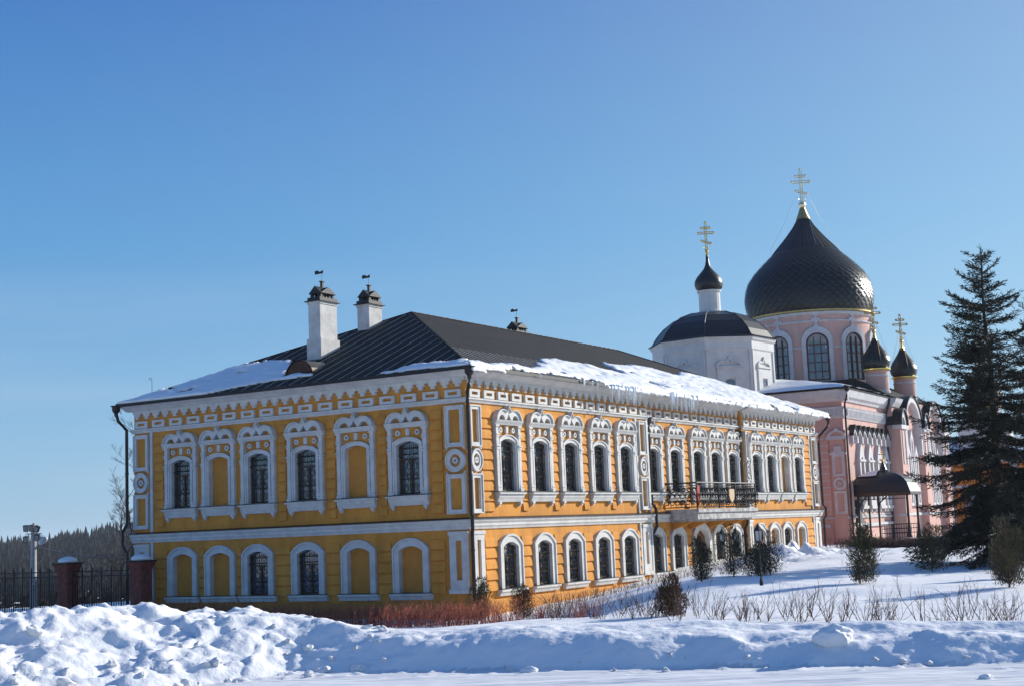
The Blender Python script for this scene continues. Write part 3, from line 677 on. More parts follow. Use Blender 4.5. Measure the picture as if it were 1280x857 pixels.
# ---- balcony
BD, B0, B1 = 1.2, 15.15, 21.4
b = MB(); b.box(REC, BD, B0, B1, 2.52, 2.80); b.box(REC, BD + .08, B0 - .08, B1 + .08, 2.80, 2.95); b.box(REC, BD - .15, B0 + .15, B1 - .15, 2.44, 2.52)
bal = b.build('balcony', SLAB, man)
b = MB()
def rail_run(p, q_, n):
    p = Vector(p); q_ = Vector(q_); t = (q_ - p); L_ = t.length; t.normalize(); nrm = Vector((t.y, -t.x, 0))
    if nrm.dot(Vector((1, -1, 0))) < 0: nrm = -nrm
    z0, z1 = 3.03, 4.02
    b.tube([p + Vector((0, 0, z1)), q_ + Vector((0, 0, z1))], .035, 6); b.tube([p + Vector((0, 0, z0)), q_ + Vector((0, 0, z0))], .022, 5); b.tube([p + Vector((0, 0, z1 - .12)), q_ + Vector((0, 0, z1 - .12))], .014, 4)
    for k in range(n + 1):
        c = p + t * (L_ * k / n)
        pts = [c + nrm * (.18 * math.sin(math.pi * min(1, j_ / 6) ) * (1 - j_ / 12)) + Vector((0, 0, z0 + (z1 - z0 - .1) * j_ / 8)) for j_ in range(9)]
        b.tube(pts, .012, 4)
        if k < n:
            cm = c + t * (L_ / n / 2)
            for zc, rr in ((z0 + .2, .10), (z0 + .47, .12), (z0 + .72, .085)):
                off = nrm * (.18 * math.sin(math.pi * min(1, (zc - z0) / .66 )) if zc - z0 < .66 else .0)
                b.tube([cm + off + t * (rr * math.cos(R_(a)) * (1 if a < 360 else .5)) + Vector((0, 0, zc + rr * math.sin(R_(a)) * (1 if a < 360 else .5))) for a in range(0, 600, 50)], .019, 4)
rail_run((REC, B0, 0), (BD, B0, 0), 6); rail_run((BD, B0, 0), (BD, B1, 0), 24); rail_run((BD, B1, 0), (REC, B1, 0), 4)
for x, y in ((BD, B0), (BD, B1), (BD, (B0 + B1) / 2 - .9), (BD, (B0 + B1) / 2 + .9)): b.tube([(x, y, 2.95), (x, y, 4.06)], .035, 6)
b.build('railing', IRON, bal)
def shield(y, x, hw, h, zc, ex, ax):
    w = MB()
    pts = [(-hw, h * .5), (hw, h * .5), (hw * 1.05, 0), (hw * .75, -h * .3), (0, -h * .55), (-hw * .75, -h * .3), (-hw * 1.05, 0)]
    w.xf = (lambda u, d, z: (x + d, y + u, zc + z)) if ax == 'x' else (lambda u, d, z: (x + u, y - d, zc + z))
    w.prism(pts, 0, .05); return w
shield(B0 + .03, BD + .02, .11, .78, 3.5, 0, 'x').build('red_shield', REDP, bal)
shield((B0 + B1) / 2, BD + .17, .26, .55, 3.48, 0, 'x').build('emblem_plate', TAN, bal)
for y in (15.6, 17.3, 19.3, 21.0):
    cb = MB(); cb.add([(REC, y - .08, 2.5), (REC, y + .08, 2.5), (BD - .3, y + .08, 2.5), (BD - .3, y - .08, 2.5), (REC, y - .08, 2.1), (REC, y + .08, 2.1)], [(0, 1, 2, 3), (4, 5, 1, 0), (3, 2, 5, 4), (0, 3, 4), (1, 5, 2)]); cb.build('bracket', YBL, bal)
stp = MB(); stp.box(-.2, 1.6, 17.3, 19.5, .0, .45); stp.box(-.2, 2.0, 17.1, 19.7, .0, .30); stp.build('door_step', CONC, man)

# ================================================================== ROOF SNOW
def interp(x, pts): return np.interp(x, [p[0] for p in pts], [p[1] for p in pts])
def roof_snow(name, label, s0, s1, ds, tmax, dt, up, lo, pos, hmax, seed, overhang, hole=.45):
    S_ = np.arange(s0, s1 + ds / 2, ds); T_ = np.arange(-overhang, tmax, dt)
    s_, t_ = np.meshgrid(S_, T_)
    u_ = up(s_) + .55 * fbm(s_ * 1.1, t_ * .5, 5, seed) + .22 * fbm(s_ * 5, t_ * 1.5, 4, seed + 3); l_ = lo(s_) + .10 * fbm(s_ * 1.6, t_ * 0, 3, seed + 5)
    e = np.minimum(u_ - t_, (t_ - l_) * 1.5); e = np.minimum(e, (fbm(s_ * .8, t_ * 1.7, 5, seed + 17) + hole) * 1.4); h = hmax * (1 - np.exp(-np.clip(e, 0, None) / .25)) * (.8 + .45 * fbm(s_ * 1.1, t_ * 1.1, 4, seed + 7) + .40 * fbm(s_ * 3, t_ * 4, 4, seed + 9))
    X_, Y_, Z_ = pos(s_, t_)
    fr_ = .10 * np.clip(fbm(s_ * 6, t_ * 0, 3, seed + 13) + .2, 0, 1)
    Zt = Z_ + .03 + h - np.where(t_ < .02, (.02 - t_) * .9, 0)
    keep = e > 0
    nS_ = len(S_); n_ = s_.size
    V_ = np.concatenate([np.stack([X_.ravel(), Y_.ravel(), Zt.ravel()], 1), np.stack([X_.ravel(), Y_.ravel(), (Z_ - np.where(t_ < 0, .02 + fr_, -.005)).ravel() - np.where(t_ < .02, (.02 - t_) * .6, 0).ravel()], 1)])
    i_, j_ = np.meshgrid(np.arange(nS_ - 1), np.arange(len(T_) - 1)); i_ = i_.ravel(); j_ = j_.ravel()
    a = j_ * nS_ + i_; q4 = np.stack([a, a + 1, a + nS_ + 1, a + nS_], 1); k_ = keep.ravel()[q4].all(1); q4 = q4[k_]
    faces = [q4, q4[:, ::-1] + n_]
    ed = {}
    for f_ in q4:
        for x in range(4):
            e_ = (int(f_[x]), int(f_[(x + 1) % 4])); r_ = (e_[1], e_[0])
            if r_ in ed: del ed[r_]
            else: ed[e_] = 1
    faces.append(np.array([(e_[0], e_[0] + n_, e_[1] + n_, e_[1]) for e_ in ed]))
    Fq = np.concatenate(faces); u, inv = np.unique(Fq, return_inverse=True)
    o = np_mesh(name, V_[u], inv.reshape(Fq.shape), SNOWR, smooth=True); tag(o, label, 'roof snow'); return o
CS = math.cos(math.atan(TAN_))
upB = [(-.7, .25), (1, .55), (3, .95), (6, 1.25), (7.2, 2.2), (8.6, 3.1), (10, 3.3), (12, 3.2), (13.4, 2.5), (14.7, 2.3), (15.1, 3.3), (16, 4.3), (18, 4.8), (20.5, 5.3), (22.2, 5.0), (23.6, 4.2), (26, 5.2), (27.6, 5.2), (28.5, 4.6), (30, 3.3), (32, 1.5), (33.6, .3)]
sB = roof_snow('roof_snow', 'long crusted snow sheet with icicles sliding off the sunlit side of the mansion roof', -.62, 33.6, .09, 6.0, .09, lambda s_: interp(s_, upB), lambda s_: interp(s_, [(-1, -.3), (3, .12), (5, .30), (8, .22), (9, -.3), (33, -.3), (34, -.1)]),
               lambda s_, t_: (x1r - t_ * CS, s_, ZE + t_ * CS * TAN_), .15, 101, .13, .52)
hipd = lambda s_: (s_ - x0r) / CS - .1
sA = roof_snow('roof_snow', 'blue shaded snow patch by the left corner and barrel dormer of the mansion roof', x0r + .05, -6.5, .09, 4.6, .09,
               lambda s_: np.minimum(hipd(s_), interp(s_, [(-16, 3), (-12, 3.7), (-10.4, 3.75), (-9.4, 3.4), (-8.9, 2.6), (-8.3, 1.5), (-6.6, .9)])),
               lambda s_: interp(s_, [(-16, -.3), (-11.5, -.3), (-10.7, .1), (-9.5, .55), (-8.3, .75), (-6.6, .85)]),
               lambda s_, t_: (s_, y0r + t_ * CS, ZE + t_ * CS * TAN_), .13, 151, -.02, .55)
sC = roof_snow('roof_snow', 'thin snow strip along the gutter left of the mansion near corner', -3.3, x1r, .08, 1.4, .07,
               lambda s_: interp(s_, [(-3.3, .15), (-2.6, .5), (-2, .75), (-.6, .8), (0, .6), (.6, .1)]), lambda s_: interp(s_, [(-3.3, .05), (-1.5, .15), (0, -.1), (.7, -.3)]),
               lambda s_, t_: (s_, y0r + t_ * CS, ZE + t_ * CS * TAN_), .10, 171, .0, .5)
sl_, = [0],
# icicles hanging from the snow edge
icm = []
for L_ in (.22, .35, .5, .75):
    w = MB(); w.lathe([(.028, 0), (.030, -.03), (.022, -L_ * .4), (.012, -L_ * .75), (.002, -L_)], (0, 0, 0), 6); o = w.build('icicle', ICE, sB, smooth=True); icm.append(o)
ipos = []
for c, n, spd in ((10.6, 22, .8), (9.3, 8, .5), (14.6, 10, .5), (16.3, 9, .4), (19, 8, 1.5), (22.5, 8, 1.6), (26.5, 9, 1.6), (30.5, 9, 1.2), (6, 6, 1.5)):
    for _ in range(n): ipos.append((c + random.gauss(0, spd), c))
for n_, (y, c) in enumerate(ipos):
    k = random.choices(range(4), (5, 3, 1, 0) if c > 18 or c < 8 else (2, 3, 3, 3))[0]
    o = icm[k] if n_ < 4 and k == n_ else icm[k].copy()
    if o.name not in COL.objects: COL.objects.link(o)
    o.location = (x1r + .10 + random.uniform(-.03, .04), y, ZE + .05 - random.uniform(0, .06)); o.parent = sB
# ================================================================== CHURCH (local frame, rotated)
TH = R_(2.3)
P0 = (-1.05, 40.83, 0)
ch = empty('church', P0, TH); tag(ch, 'pink church with huge black onion dome on a round drum and white trim', 'church')
A0 = 9.1; CS_ = 13.2; CX, CY = -6.35, 15.6; PR = .5      # main cube starts, size, drum centre, projection
GZ = .3
def cb_(name, m, fn, xf=ID, smooth=False):
    w = MB(xf); fn(w); return w.build(name, m, ch, smooth=smooth)
def fn(w):
    w.box(-12.7, 0, 0, A0, GZ, 9.2)
    w.box(-12.7 - PR, PR, A0, A0 + CS_, GZ, 9.7)
    w.box(-9.5, -3.2, A0 + CS_, A0 + CS_ + 4, GZ, 7)
    # rusticated slabs on the front face
    w.xf = XA
    for k in range(12): w.box(-12.6, -.95, .0, .05, 2.5 + k * .40, 2.84 + k * .40)
    for k in range(3): w.box(-12.6, -.95, 0, .05, .7 + k * .42, 1.06 + k * .42)
    # corner pier on both faces
    w.box(-.82, .08, 0, .12, GZ, 7.3); w.xf = XB; w.box(-.12, .75, 0, .12, GZ, 7.3)
cb_('wall', PNK, fn)
def fn(w):
    zz = [(0, 8.98), (.10, 8.98), (.16, 9.1), (.30, 9.22), (.36, 9.40), (.42, 9.58), (.42, 9.66), (0, 9.68)]
    for xf, a, b_ in ((XA, -13, .42), (XB, -.42, A0)):
        w.xf = xf; w.profile(zz, a, b_)
        w.profile([(0, 8.02), (.06, 8.02), (.10, 8.10), (.10, 8.55), (.18, 8.66), (0, 8.68)], a if xf is XA else -.1, .1 if xf is XA else b_)
        w.profile([(0, 2.28), (.09, 2.28), (.12, 2.36), (0, 2.44)], a, b_); w.profile([(0, 1.78), (.15, 1.78), (.15, 1.98), (0, 2.0)], (-1.9 if xf is XA else 0.9), (-1.1 if xf is XA else b_))
        # ribs of the wide white band
        k = a if xf is XA else .2
        while k < b_ - .1: w.box(k, k + .10, .10, .14, 8.12, 8.52); k += .26
    w.xf = XA
    for k in range(12): w.box(-12.6, -.95, .0, .045, 2.84 + k * .40, 2.90 + k * .40)
    for c in (-2.75, -.95 + .55, -4.6):      # pointed hood arcs on the front
        r = .80 if c < -1 else .52
        o = arc(c, 7.0, r, 180, 110, 6, r * .62) + [(c, 7.0 + r * .88)] + arc(c, 7.0, r, 70, 0, 6, r * .62)
        i_ = arc(c, 7.0, r * .66, 180, 110, 6, r * .42) + [(c, 7.0 + r * .46)] + arc(c, 7.0, r * .66, 70, 0, 6, r * .42)
        w.strip(o, i_, 0, .2)
    w.box(-1.0, .2, .12, .2, 6.78, 7.0)
    # front pilaster panel with roundel
    c = -.38
    w.box(c - .50, c + .50, .12, .20, 5.92, 6.02); w.box(c - .38, c + .38, .12, .2, 6.02, 6.10); w.box(c - .22, c + .22, .12, .2, 6.10, 6.40)
    for z0, z1 in ((4.68, 5.92), (2.55, 3.85)):
        w.strip([(c - .36, z0), (c + .36, z0), (c + .36, z1), (c - .36, z1)], [(c - .19, z0 + .15), (c + .19, z0 + .15), (c + .19, z1 - .12), (c - .19, z1 - .12)], .12, .19, True)
    w.strip(arc(c, 4.27, .38, 0, 360, 24), arc(c, 4.27, .22, 0, 360, 24), .12, .20, True); w.strip(arc(c, 4.27, .12, 0, 360, 12), arc(c, 4.27, .05, 0, 360, 12), .12, .20, True)
    # side windows: tall surrounds with pointed tops
    w.xf = XB
    for c in (2.7, 4.6, 6.6, 8.2):
        w.strip([(c - .55, 2.95), (c + .55, 2.95), (c + .55, 5.7), (c + .35, 6.15), (c, 6.75), (c - .35, 6.15), (c - .55, 5.7)], [(c - .28, 3.3), (c + .28, 3.3), (c + .28, 5.5), (c + .16, 5.75), (c, 5.85), (c - .16, 5.75), (c - .28, 5.5)], 0, .22, True)
        w.box(c - .66, c + .66, 0, .28, 2.8, 2.98); w.box(c - .62, c + .62, .0, .28, 5.55, 5.68)
        for s in (-1, 1): w.box(c + s * .5 - .07, c + s * .5 + .07, 0, .2, 2.62, 2.8)
    # arch row under the band on the side
    for k in range(8):
        c = 1.3 + k * 1.02
        o = arc(c, 7.0, .48, 180, 115, 5, .36) + [(c, 7.6)] + arc(c, 7.0, .48, 65, 0, 5, .36); i_ = arc(c, 7.0, .27, 180, 115, 5, .22) + [(c, 7.28)] + arc(c, 7.0, .27, 65, 0, 5, .22)
        w.strip(o, i_, 0, .3); w.box(c - .51, c - .40, 0, .3, 6.6, 7.0); w.box(c + .40, c + .51, 0, .3, 6.6, 7.0)
    w.strip([(.75, 2.45), (A0, 2.45), (A0, 2.9), (.75, 2.9)], [(.85, 2.52), (A0 - .1, 2.52), (A0 - .1, 2.82), (.85, 2.82)], 0, .05, True)
cb_('trim', PNT, fn)
# dark little roofs over the arch row
def fn(w):
    for k in range(8):
        c = 1.3 + k * 1.02
        w.strip(arc(c, 7.02, .52, 180, 115, 5, .40) + [(c, 7.67)] + arc(c, 7.02, .52, 65, 0, 5, .40), arc(c, 7.0, .48, 180, 115, 5, .37) + [(c, 7.61)] + arc(c, 7.0, .48, 65, 0, 5, .37), .0, .36)
cb_('arch_flashing', FLASH, fn, XB)
# main cube: pilasters, zakomara gables
for c, hw in ((A0 + .75, .75), (A0 + 6.6, .7), (A0 + CS_ - .75, .75)):
    cb_('pier', PNK, lambda w: w.box(c - hw, c + hw, PR, PR + .45, GZ, 7.7), XB)
def fn(w):
    for c, hw in ((A0 + .75, .75), (A0 + 6.6, .7), (A0 + CS_ - .75, .75)):
        w.box(c - hw - .12, c + hw + .12, PR, PR + .58, 7.7, 7.95); w.box(c - hw - .05, c + hw + .05, PR, PR + .5, 2.3, 2.45)
        o = arc(c, 7.95, hw, 180, 0, 12, .95); i_ = arc(c, 7.95, hw * .55, 180, 0, 12, .5); w.strip(o, i_, PR, PR + .5)
        w.box(c - .45, c - .3, PR + .45, PR + .5, 5.5, 7.6); w.box(c + .3, c + .45, PR + .45, PR + .5, 5.5, 7.6)
    for c, r in ((A0 + 3.7, 2.15), (A0 + 9.7, 2.15)):
        o = [(c - r, 6.2)] + arc(c, 7.9, r, 180, 0, 18, 2.0) + [(c + r, 6.2)]; i_ = [(c - r * .84, 6.2)] + arc(c, 7.9, r * .84, 180, 0, 18, 1.66) + [(c + r * .84, 6.2)]
        w.strip(o, i_, PR, PR + .42)
        for q_, h_ in ((-.95, 6.7), (0, 7.7), (.95, 6.7)):
            w.strip([(c + q_ - .36, 2.9), (c + q_ + .36, 2.9), (c + q_ + .36, h_ - .5), (c + q_, h_ + .1), (c + q_ - .36, h_ - .5)], [(c + q_ - .18, 3.1), (c + q_ + .18, 3.1), (c + q_ + .18, h_ - .7), (c + q_, h_ - .4), (c + q_ - .18, h_ - .7)], PR, PR + .22, True)
    w.profile([(PR, 9.1), (PR + .1, 9.1), (PR + .3, 9.4), (PR + .4, 9.62), (PR, 9.66)], A0 - .2, A0 + 1.5)
    w.profile([(PR, 2.3), (PR + .1, 2.3), (PR + .1, 2.45), (PR, 2.5)], A0, A0 + CS_)
cb_('gable_trim', PNT, fn, XB)
def fn(w):
    for c, r in ((A0 + 3.7, 2.15), (A0 + 9.7, 2.15)):
        w.strip(arc(c, 7.9, r + .1, 180, 0, 18, 2.1), arc(c, 7.9, r, 180, 0, 18, 2.0), PR - .8, PR + .5)
        w.prism(arc(c, 7.9, r * .9, 180, 0, 18, 1.8), PR - 1.5, PR + .04)
    for c, hw in ((A0 + .75, .75), (A0 + 6.6, .7), (A0 + CS_ - .75, .75)):
        w.strip(arc(c, 7.95, hw + .14, 180, 0, 12, 1.07), arc(c, 7.95, hw, 180, 0, 12, .96), PR - .3, PR + .62)
w = MB(XB); fn(w); w.m = 0
cb_('gable_flashing', FLASH, lambda w: [w.strip(arc(c, 7.9, r + .1, 180, 0, 18, 2.1), arc(c, 7.9, r, 180, 0, 18, 2.0), PR - .8, PR + .5) for c, r in ((A0 + 3.7, 2.15), (A0 + 9.7, 2.15))] + [w.strip(arc(c, 7.95, hw + .14, 180, 0, 12, 1.07), arc(c, 7.95, hw, 180, 0, 12, .96), PR - .3, PR + .62) for c, hw in ((A0 + .75, .75), (A0 + 6.6, .7), (A0 + CS_ - .75, .75))], XB)
cb_('gable_wall', PNK, lambda w: [w.prism(arc(c, 7.9, 2.1, 180, 0, 18, 1.95), PR - 1.5, PR + .04) for c in (A0 + 3.7, A0 + 9.7)] + [w.prism(arc(c, 7.9, .7, 180, 0, 12, .9), PR - .2, PR + .3) for c in (A0 + .75, A0 + 6.6, A0 + CS_ - .75)], XB)
# roofs
def fn(w):
    e = .45; z0 = 9.7; r0 = 11.0
    w.add([(-12.7 - e, -e, z0), (e, -e, z0), (e, A0, z0), (-12.7 - e, A0, z0), (-6.35, 4.5, r0), (-6.35, A0 + 1, r0)], [(0, 1, 4), (1, 2, 5, 4), (3, 0, 4, 5)])
    w.box(-13.15, e, -e - .01, -e + .02, z0 - .06, z0); w.box(e - .01, e + .03, -e, A0, z0 - .06, z0)
    w.add([(-13.3, A0 - .1, 9.75), (PR + .1, A0 - .1, 9.75), (PR + .1, A0 + CS_ + .1, 9.75), (-13.3, A0 + CS_ + .1, 9.75), (CX - 4, CY - 4, 11.3), (CX + 4, CY - 4, 11.3), (CX + 4, CY + 4, 11.3), (CX - 4, CY + 4, 11.3)], [(0, 1, 5, 4), (1, 2, 6, 5), (2, 3, 7, 6), (3, 0, 4, 7), (4, 5, 6, 7)])
cb_('roof', ROOF, fn)
# drum
def fn(w): w.lathe([(4.12, 10.6), (4.12, 15.35)], (CX, CY, 0), 60)
cb_('drum', PNK, fn, smooth=False)
WA = [(-31 + 36.5 * k) for k in range(10)]
def on_drum(ang, r0=4.12):
    def f(u, d, z):
        a = ang + u / r0; r = r0 + d; return (CX + r * math.cos(a), CY + r * math.sin(a), z)
    return f
# angle towards the camera in church frame
cvec = Vector((CAM.x - P0[0], CAM.y - P0[1], 0)); cvec.rotate(Matrix.Rotation(-TH, 3, 'Z')); dirc = math.atan2(cvec.y - CY, cvec.x - CX)
wins = [dirc + R_(5 + 36 * k) for k in range(10)]
def fn(w):
    w.xf = ID; w.lathe([(4.12, 15.3), (4.2, 15.32), (4.2, 15.42), (4.12, 15.45)], (CX, CY, 0), 60, cap=False)
    w.lathe([(4.12, 15.75), (4.25, 15.8), (4.3, 15.9), (4.3, 15.98), (4.12, 16.0)], (CX, CY, 0), 60, cap=False)
    for k, a in enumerate(wins):
        w.xf = on_drum(a)
        o = [(-.98, 11.3)] + arc(0, 14.0, .98, 180, 0, 14) + [(.98, 11.3)]; i_ = [(-.72, 11.3)] + arc(0, 13.85, .72, 180, 0, 14, .72) + [(.72, 11.3)]
        w.strip(o, i_, 0, .20); w.box(-1.0, 1.0, 0, .24, 11.2, 11.38)
        w.box(-.07, .07, 0, .1, 14.95, 15.95 - .15); w.box(-.27, .27, 0, .1, 15.42, 15.56); w.box(-.16, .16, 0, .1, 14.96, 15.08); w.box(-.15, .15, 0, .1, 15.68, 15.78)
        for s in range(5): w.xf = on_drum(a + R_(9.5 + 4.2 * s)); w.box(-.16, .16, 0, .07, 13.55, 13.68)
    w.xf = ID
cb_('drum_trim', PNT, fn)
cb_('drum_crown', PNK, lambda w: w.lathe([(4.118, 15.35), (4.118, 15.76)], (CX, CY, 0), 60, cap=False))
cb_('gilded_cornice', DGOLD, lambda w: w.lathe([(4.2, 15.98), (4.42, 16.02), (4.42, 16.12), (4.1, 16.16)], (CX, CY, 0), 72, cap=False))
for a in wins:
    w = MB(on_drum(a)); w.prism([(-.72, 11.38)] + arc(0, 13.85, .72, 180, 0, 14) + [(.72, 11.38)], .01, .085); gl = w.build('drum_window', GLASS, ch)
    w = MB(on_drum(a)); o = [(-.74, 11.36)] + arc(0, 13.85, .74, 180, 0, 14) + [(.74, 11.36)]; i_ = [(-.62, 11.36)] + arc(0, 13.85, .62, 180, 0, 14) + [(.62, 11.36)]
    w.strip(o, i_, .03, .15); w.box(-.74, .74, .03, .15, 11.36, 11.5)
    for u in (-.22, .22): w.box(u - .025, u + .025, .03, .12, 11.4, 14.3)
    for z in (12.0, 12.6, 13.2, 13.8):
        for q_ in range(6): w.box(-.7 + q_ * .2333, -.7 + (q_ + 1) * .2333, .032, .118, z - .025, z + .025)
    w.build('sash', RSASH, gl)
# onion domes built from overlapping scales
def onion(w, c, prof, segs, rows, lift, xoff=0):
    zs = np.linspace(0, 1, rows + 1); L_ = [0]
    for k in range(1, len(prof)): L_.append(L_[-1] + math.dist(prof[k], prof[k - 1]))
    def at(t):
        t = min(max(t, 0), 1) * L_[-1]; r = np.interp(t, L_, [p[0] for p in prof]); z = np.interp(t, L_, [p[1] for p in prof]); return float(r), float(z)
    w.lathe([(max(.002, at(t)[0] - lift * .6), at(t)[1]) for t in np.linspace(0, 1, rows + 1)], c, segs)
    for k in range(rows):
        t0, t1, t2 = (k - .35) / rows, (k + .5) / rows, (k + 1.25) / rows
        r0, z0 = at(t0); r1, z1 = at(t1); r2, z2 = at(t2)
        off = .5 * (k % 2)
        for j_ in range(segs):
            a = 2 * math.pi * (j_ + off) / segs; h_ = math.pi / segs * .97
            P = []
            for aa, r, z, l_ in ((a, r0, z0, lift), (a + h_, r1, z1, lift * .5), (a, r2, z2, 0), (a - h_, r1, z1, lift * .5)): P.append((c[0] + (r + l_) * math.cos(aa), c[1] + (r + l_) * math.sin(aa), c[2] + z))
            w.add(P, [(0, 1, 2, 3)])
main_prof = [(4.05, 0), (4.25, .4), (4.37, 1.0), (4.37, 1.6), (4.26, 2.2), (4.03, 2.70), (3.66, 3.2), (3.17, 3.72), (2.62, 4.25), (2.2, 4.65)]
w = MB(); onion(w, (CX, CY, 16.12), main_prof, 46, 22, .075)
up_ = [(2.30, 4.58), (1.90, 5.05), (1.50, 5.5), (1.14, 5.95), (.76, 6.45), (.45, 6.98), (.28, 7.5)]
w.lathe(up_, (CX, CY, 16.12), 64)
for k in range(44):
    a = 2 * math.pi * k / 44; w.tube([(CX + r * math.cos(a), CY + r * math.sin(a), 16.12 + z) for r, z in up_], .035, 3, r1=.012)
dome = w.build('onion_dome', DOME, ch, recalc=False)
def cross(name, c, h, parent, m, ball_r, chains=None, rot=0.0):
    w = MB(); x, y, z = c; k = h / 2.4
    w.lathe([(ball_r * .9, -ball_r * 2.6), (ball_r * .45, -ball_r * 1.2), (ball_r * .5, -ball_r)], (x, y, z + ball_r), 12); w.ball((x, y, z + ball_r), ball_r, 12)
    zb = z + ball_r * 1.9
    cr, sr = math.cos(rot), math.sin(rot)
    def P(u, z_, d=0): return (x + u * cr - d * sr, y + u * sr + d * cr, z_)
    def bar(p, q_, t):
        for s in (-1, 1): w.tube([P(p[0] + (0 if p[1] != q_[1] and abs(p[0] - q_[0]) > .3 else s * t), p[1] + (s * t if abs(p[0] - q_[0]) > .3 else 0)), P(q_[0] + (0 if abs(p[0] - q_[0]) > .3 else s * t), q_[1] + (s * t if abs(p[0] - q_[0]) > .3 else 0))], .028 * k + .008, 4)
    t = .075 * k
    bar((0, zb), (0, zb + h), t); bar((-.62 * k, zb + h * .62), (.62 * k, zb + h * .62), t); bar((-.34 * k, zb + h * .80), (.34 * k, zb + h * .80), t); bar((-.38 * k, zb + h * .34), (.38 * k, zb + h * .24), t * .8)
    for u, z_ in ((0, zb + h), (-.66 * k, zb + h * .62), (.66 * k, zb + h * .62), (-.37 * k, zb + h * .8), (.37 * k, zb + h * .8), (-.4 * k, zb + h * .34), (.4 * k, zb + h * .24)): w.ball(P(u, z_), .095 * k + .01, 6)
    w.tube([P(.26 * k * math.cos(R_(a)), zb + h * .12 + .26 * k * math.sin(R_(a))) for a in range(190, 355, 20)], .03 * k, 4)
    for j_ in range(6): w.ball(P(0, zb + h * (.1 + .14 * j_)), .07 * k, 5)
    if chains:
        for a in (.6, 2.2, 3.8, 5.3): w.tube([(x, y, zb + h * .62), (x + chains[0] * math.cos(a) * .5, y + chains[0] * math.sin(a) * .5, z + chains[1] * .45 + h * .25), (x + chains[0] * math.cos(a), y + chains[0] * math.sin(a), z + chains[1])], .010, 3)
    return w.build(name, m, parent)
cam_rot = math.atan2(RIGHT[1], RIGHT[0]) - TH
cross('cross', (CX, CY, 16.12 + 7.75), 2.3, dome, SILV, .28, (2.6, -3.1), cam_rot)
w = MB(); w.lathe([(.5, 7.0), (.32, 7.45), (.2, 7.8), (.15, 7.95)], (CX, CY, 16.12), 16); w.build('finial_neck', DGOLD, dome)
def cupola(x, y, r, z0, z1, tall):
    w = MB(); w.lathe([(r * .93, z0 - 1.2), (r * .93, z1)], (x, y, 0), 24); w.lathe([(r * 1.05, z0 - .1), (r * 1.05, z0 + .02), (r * .93, z0 + .05)], (x, y, 0), 24, cap=False)
    d_ = w.build('cupola_drum', PNK, ch)
    w = MB(); w.lathe([(r * .95, z1 - .42), (r * .98, z1 - .40), (r * .98, z1 - .34), (r * .95, z1 - .32)], (x, y, 0), 24, cap=False); w.lathe([(r * .95, z0 + .12), (r * 1.0, z0 + .14), (r * 1.0, z0 + .3), (r * .95, z0 + .32)], (x, y, 0), 24, cap=False); w.build('moulding', PNT, d_)
    w = MB(); w.lathe([(r * .95, z1 - .06), (r * 1.13, z1), (r * 1.13, z1 + .08), (r * .9, z1 + .1)], (x, y, 0), 28); w.build('gilded_cornice', GOLD, d_)
    w = MB(); k = r
    onion(w, (x, y, z1 + .1), [(.88 * k, 0), (1.08 * k, .25 * k), (1.15 * k, .6 * k), (1.08 * k, .95 * k), (.9 * k, 1.3 * k), (.66 * k, 1.65 * k), (.45 * k, 1.98 * k), (.27 * k, 2.3 * k), (.17 * k, 2.55 * k)], 32, 16, .03)
    dm_ = w.build('cupola_dome', DOME, ch, recalc=False)
    w = MB(); w.lathe([(.26 * k, 2.3 * k), (.15 * k, 2.6 * k), (.1 * k, 3.0 * k)], (x, y, z1 + .1), 12); w.build('finial_neck', GOLD, dm_)
    cross('cross', (x, y, z1 + .1 + 2.95 * k), tall, dm_, DGOLD, .13, (1.0, -1.9), cam_rot)
cupola(-1.05, 12.1, .79, 10.1, 11.75, 1.75)
cupola(-1.05, 19.2, .79, 10.1, 11.75, 1.75)
cupola(-11.65, 12.1, .79, 10.1, 11.75, 1.75)
# church downspouts
w = MB(); w.tube([(.5, -.45, 9.6), (.42, -.3, 9.2), (.22, -.16, 8.8), (.2, -.15, 2.5), (.2, -.15, .8)], .06, 6); w.lathe([(.07, -.3), (.17, -.15), (.17, 0)], (.5, -.45, 9.75), 8); w.build('downspout', PIPE, ch)
w = MB(); w.tube([(.5, A0 - .3, 9.6), (.3, A0 - .15, 9.0), (.12, A0 - .1, 8.5), (.12, A0 - .1, .8)], .06, 6); w.build('downspout', PIPE, ch)
w = MB(); w.tube([(1.1, A0 + 7.5, 8.8), (.8, A0 + 7.55, 8.3), (.62, A0 + 7.5, 8.0), (.62, A0 + 7.5, .8)], .06, 6); w.build('downspout', PIPE, ch)
# porch on the church side
PY0, PY1, PX = 1.1, 3.3, 3.05
w = MB(); nU, nV = 12, 14
# cloister-vault canopy: curved on all sides
def can(u, v):   # u,v in [-1,1]
    m_ = max(abs(u), abs(v)); return 1.25 * math.sqrt(max(0, 1 - m_ ** 2.2))
G = [(-1 + 2 * k / 20) for k in range(21)]
V_ = []; F_ = []
for a in G:
    for b_ in G:
        V_.append((PX / 2 + a * (PX / 2 + .25), (PY0 + PY1) / 2 + b_ * ((PY1 - PY0) / 2 + .25), 3.62 + can(a, b_)))
for a in range(20):
    for b_ in range(20): F_.append((a * 21 + b_, (a + 1) * 21 + b_, (a + 1) * 21 + b_ + 1, a * 21 + b_ + 1))
w.add(V_, F_); w.box(-.05, PX + .28, PY0 - .28, PY0 - .24, 3.5, 3.66); w.box(-.05, PX + .28, PY1 + .24, PY1 + .28, 3.5, 3.66); w.box(PX + .24, PX + .28, PY0 - .26, PY1 + .26, 3.5, 3.66)
xm, ym = PX / 2, (PY0 + PY1) / 2
w.lathe([(.45, 4.82), (.22, 5.0), (.12, 5.25), (.06, 5.45)], (xm, ym, 0), 12)
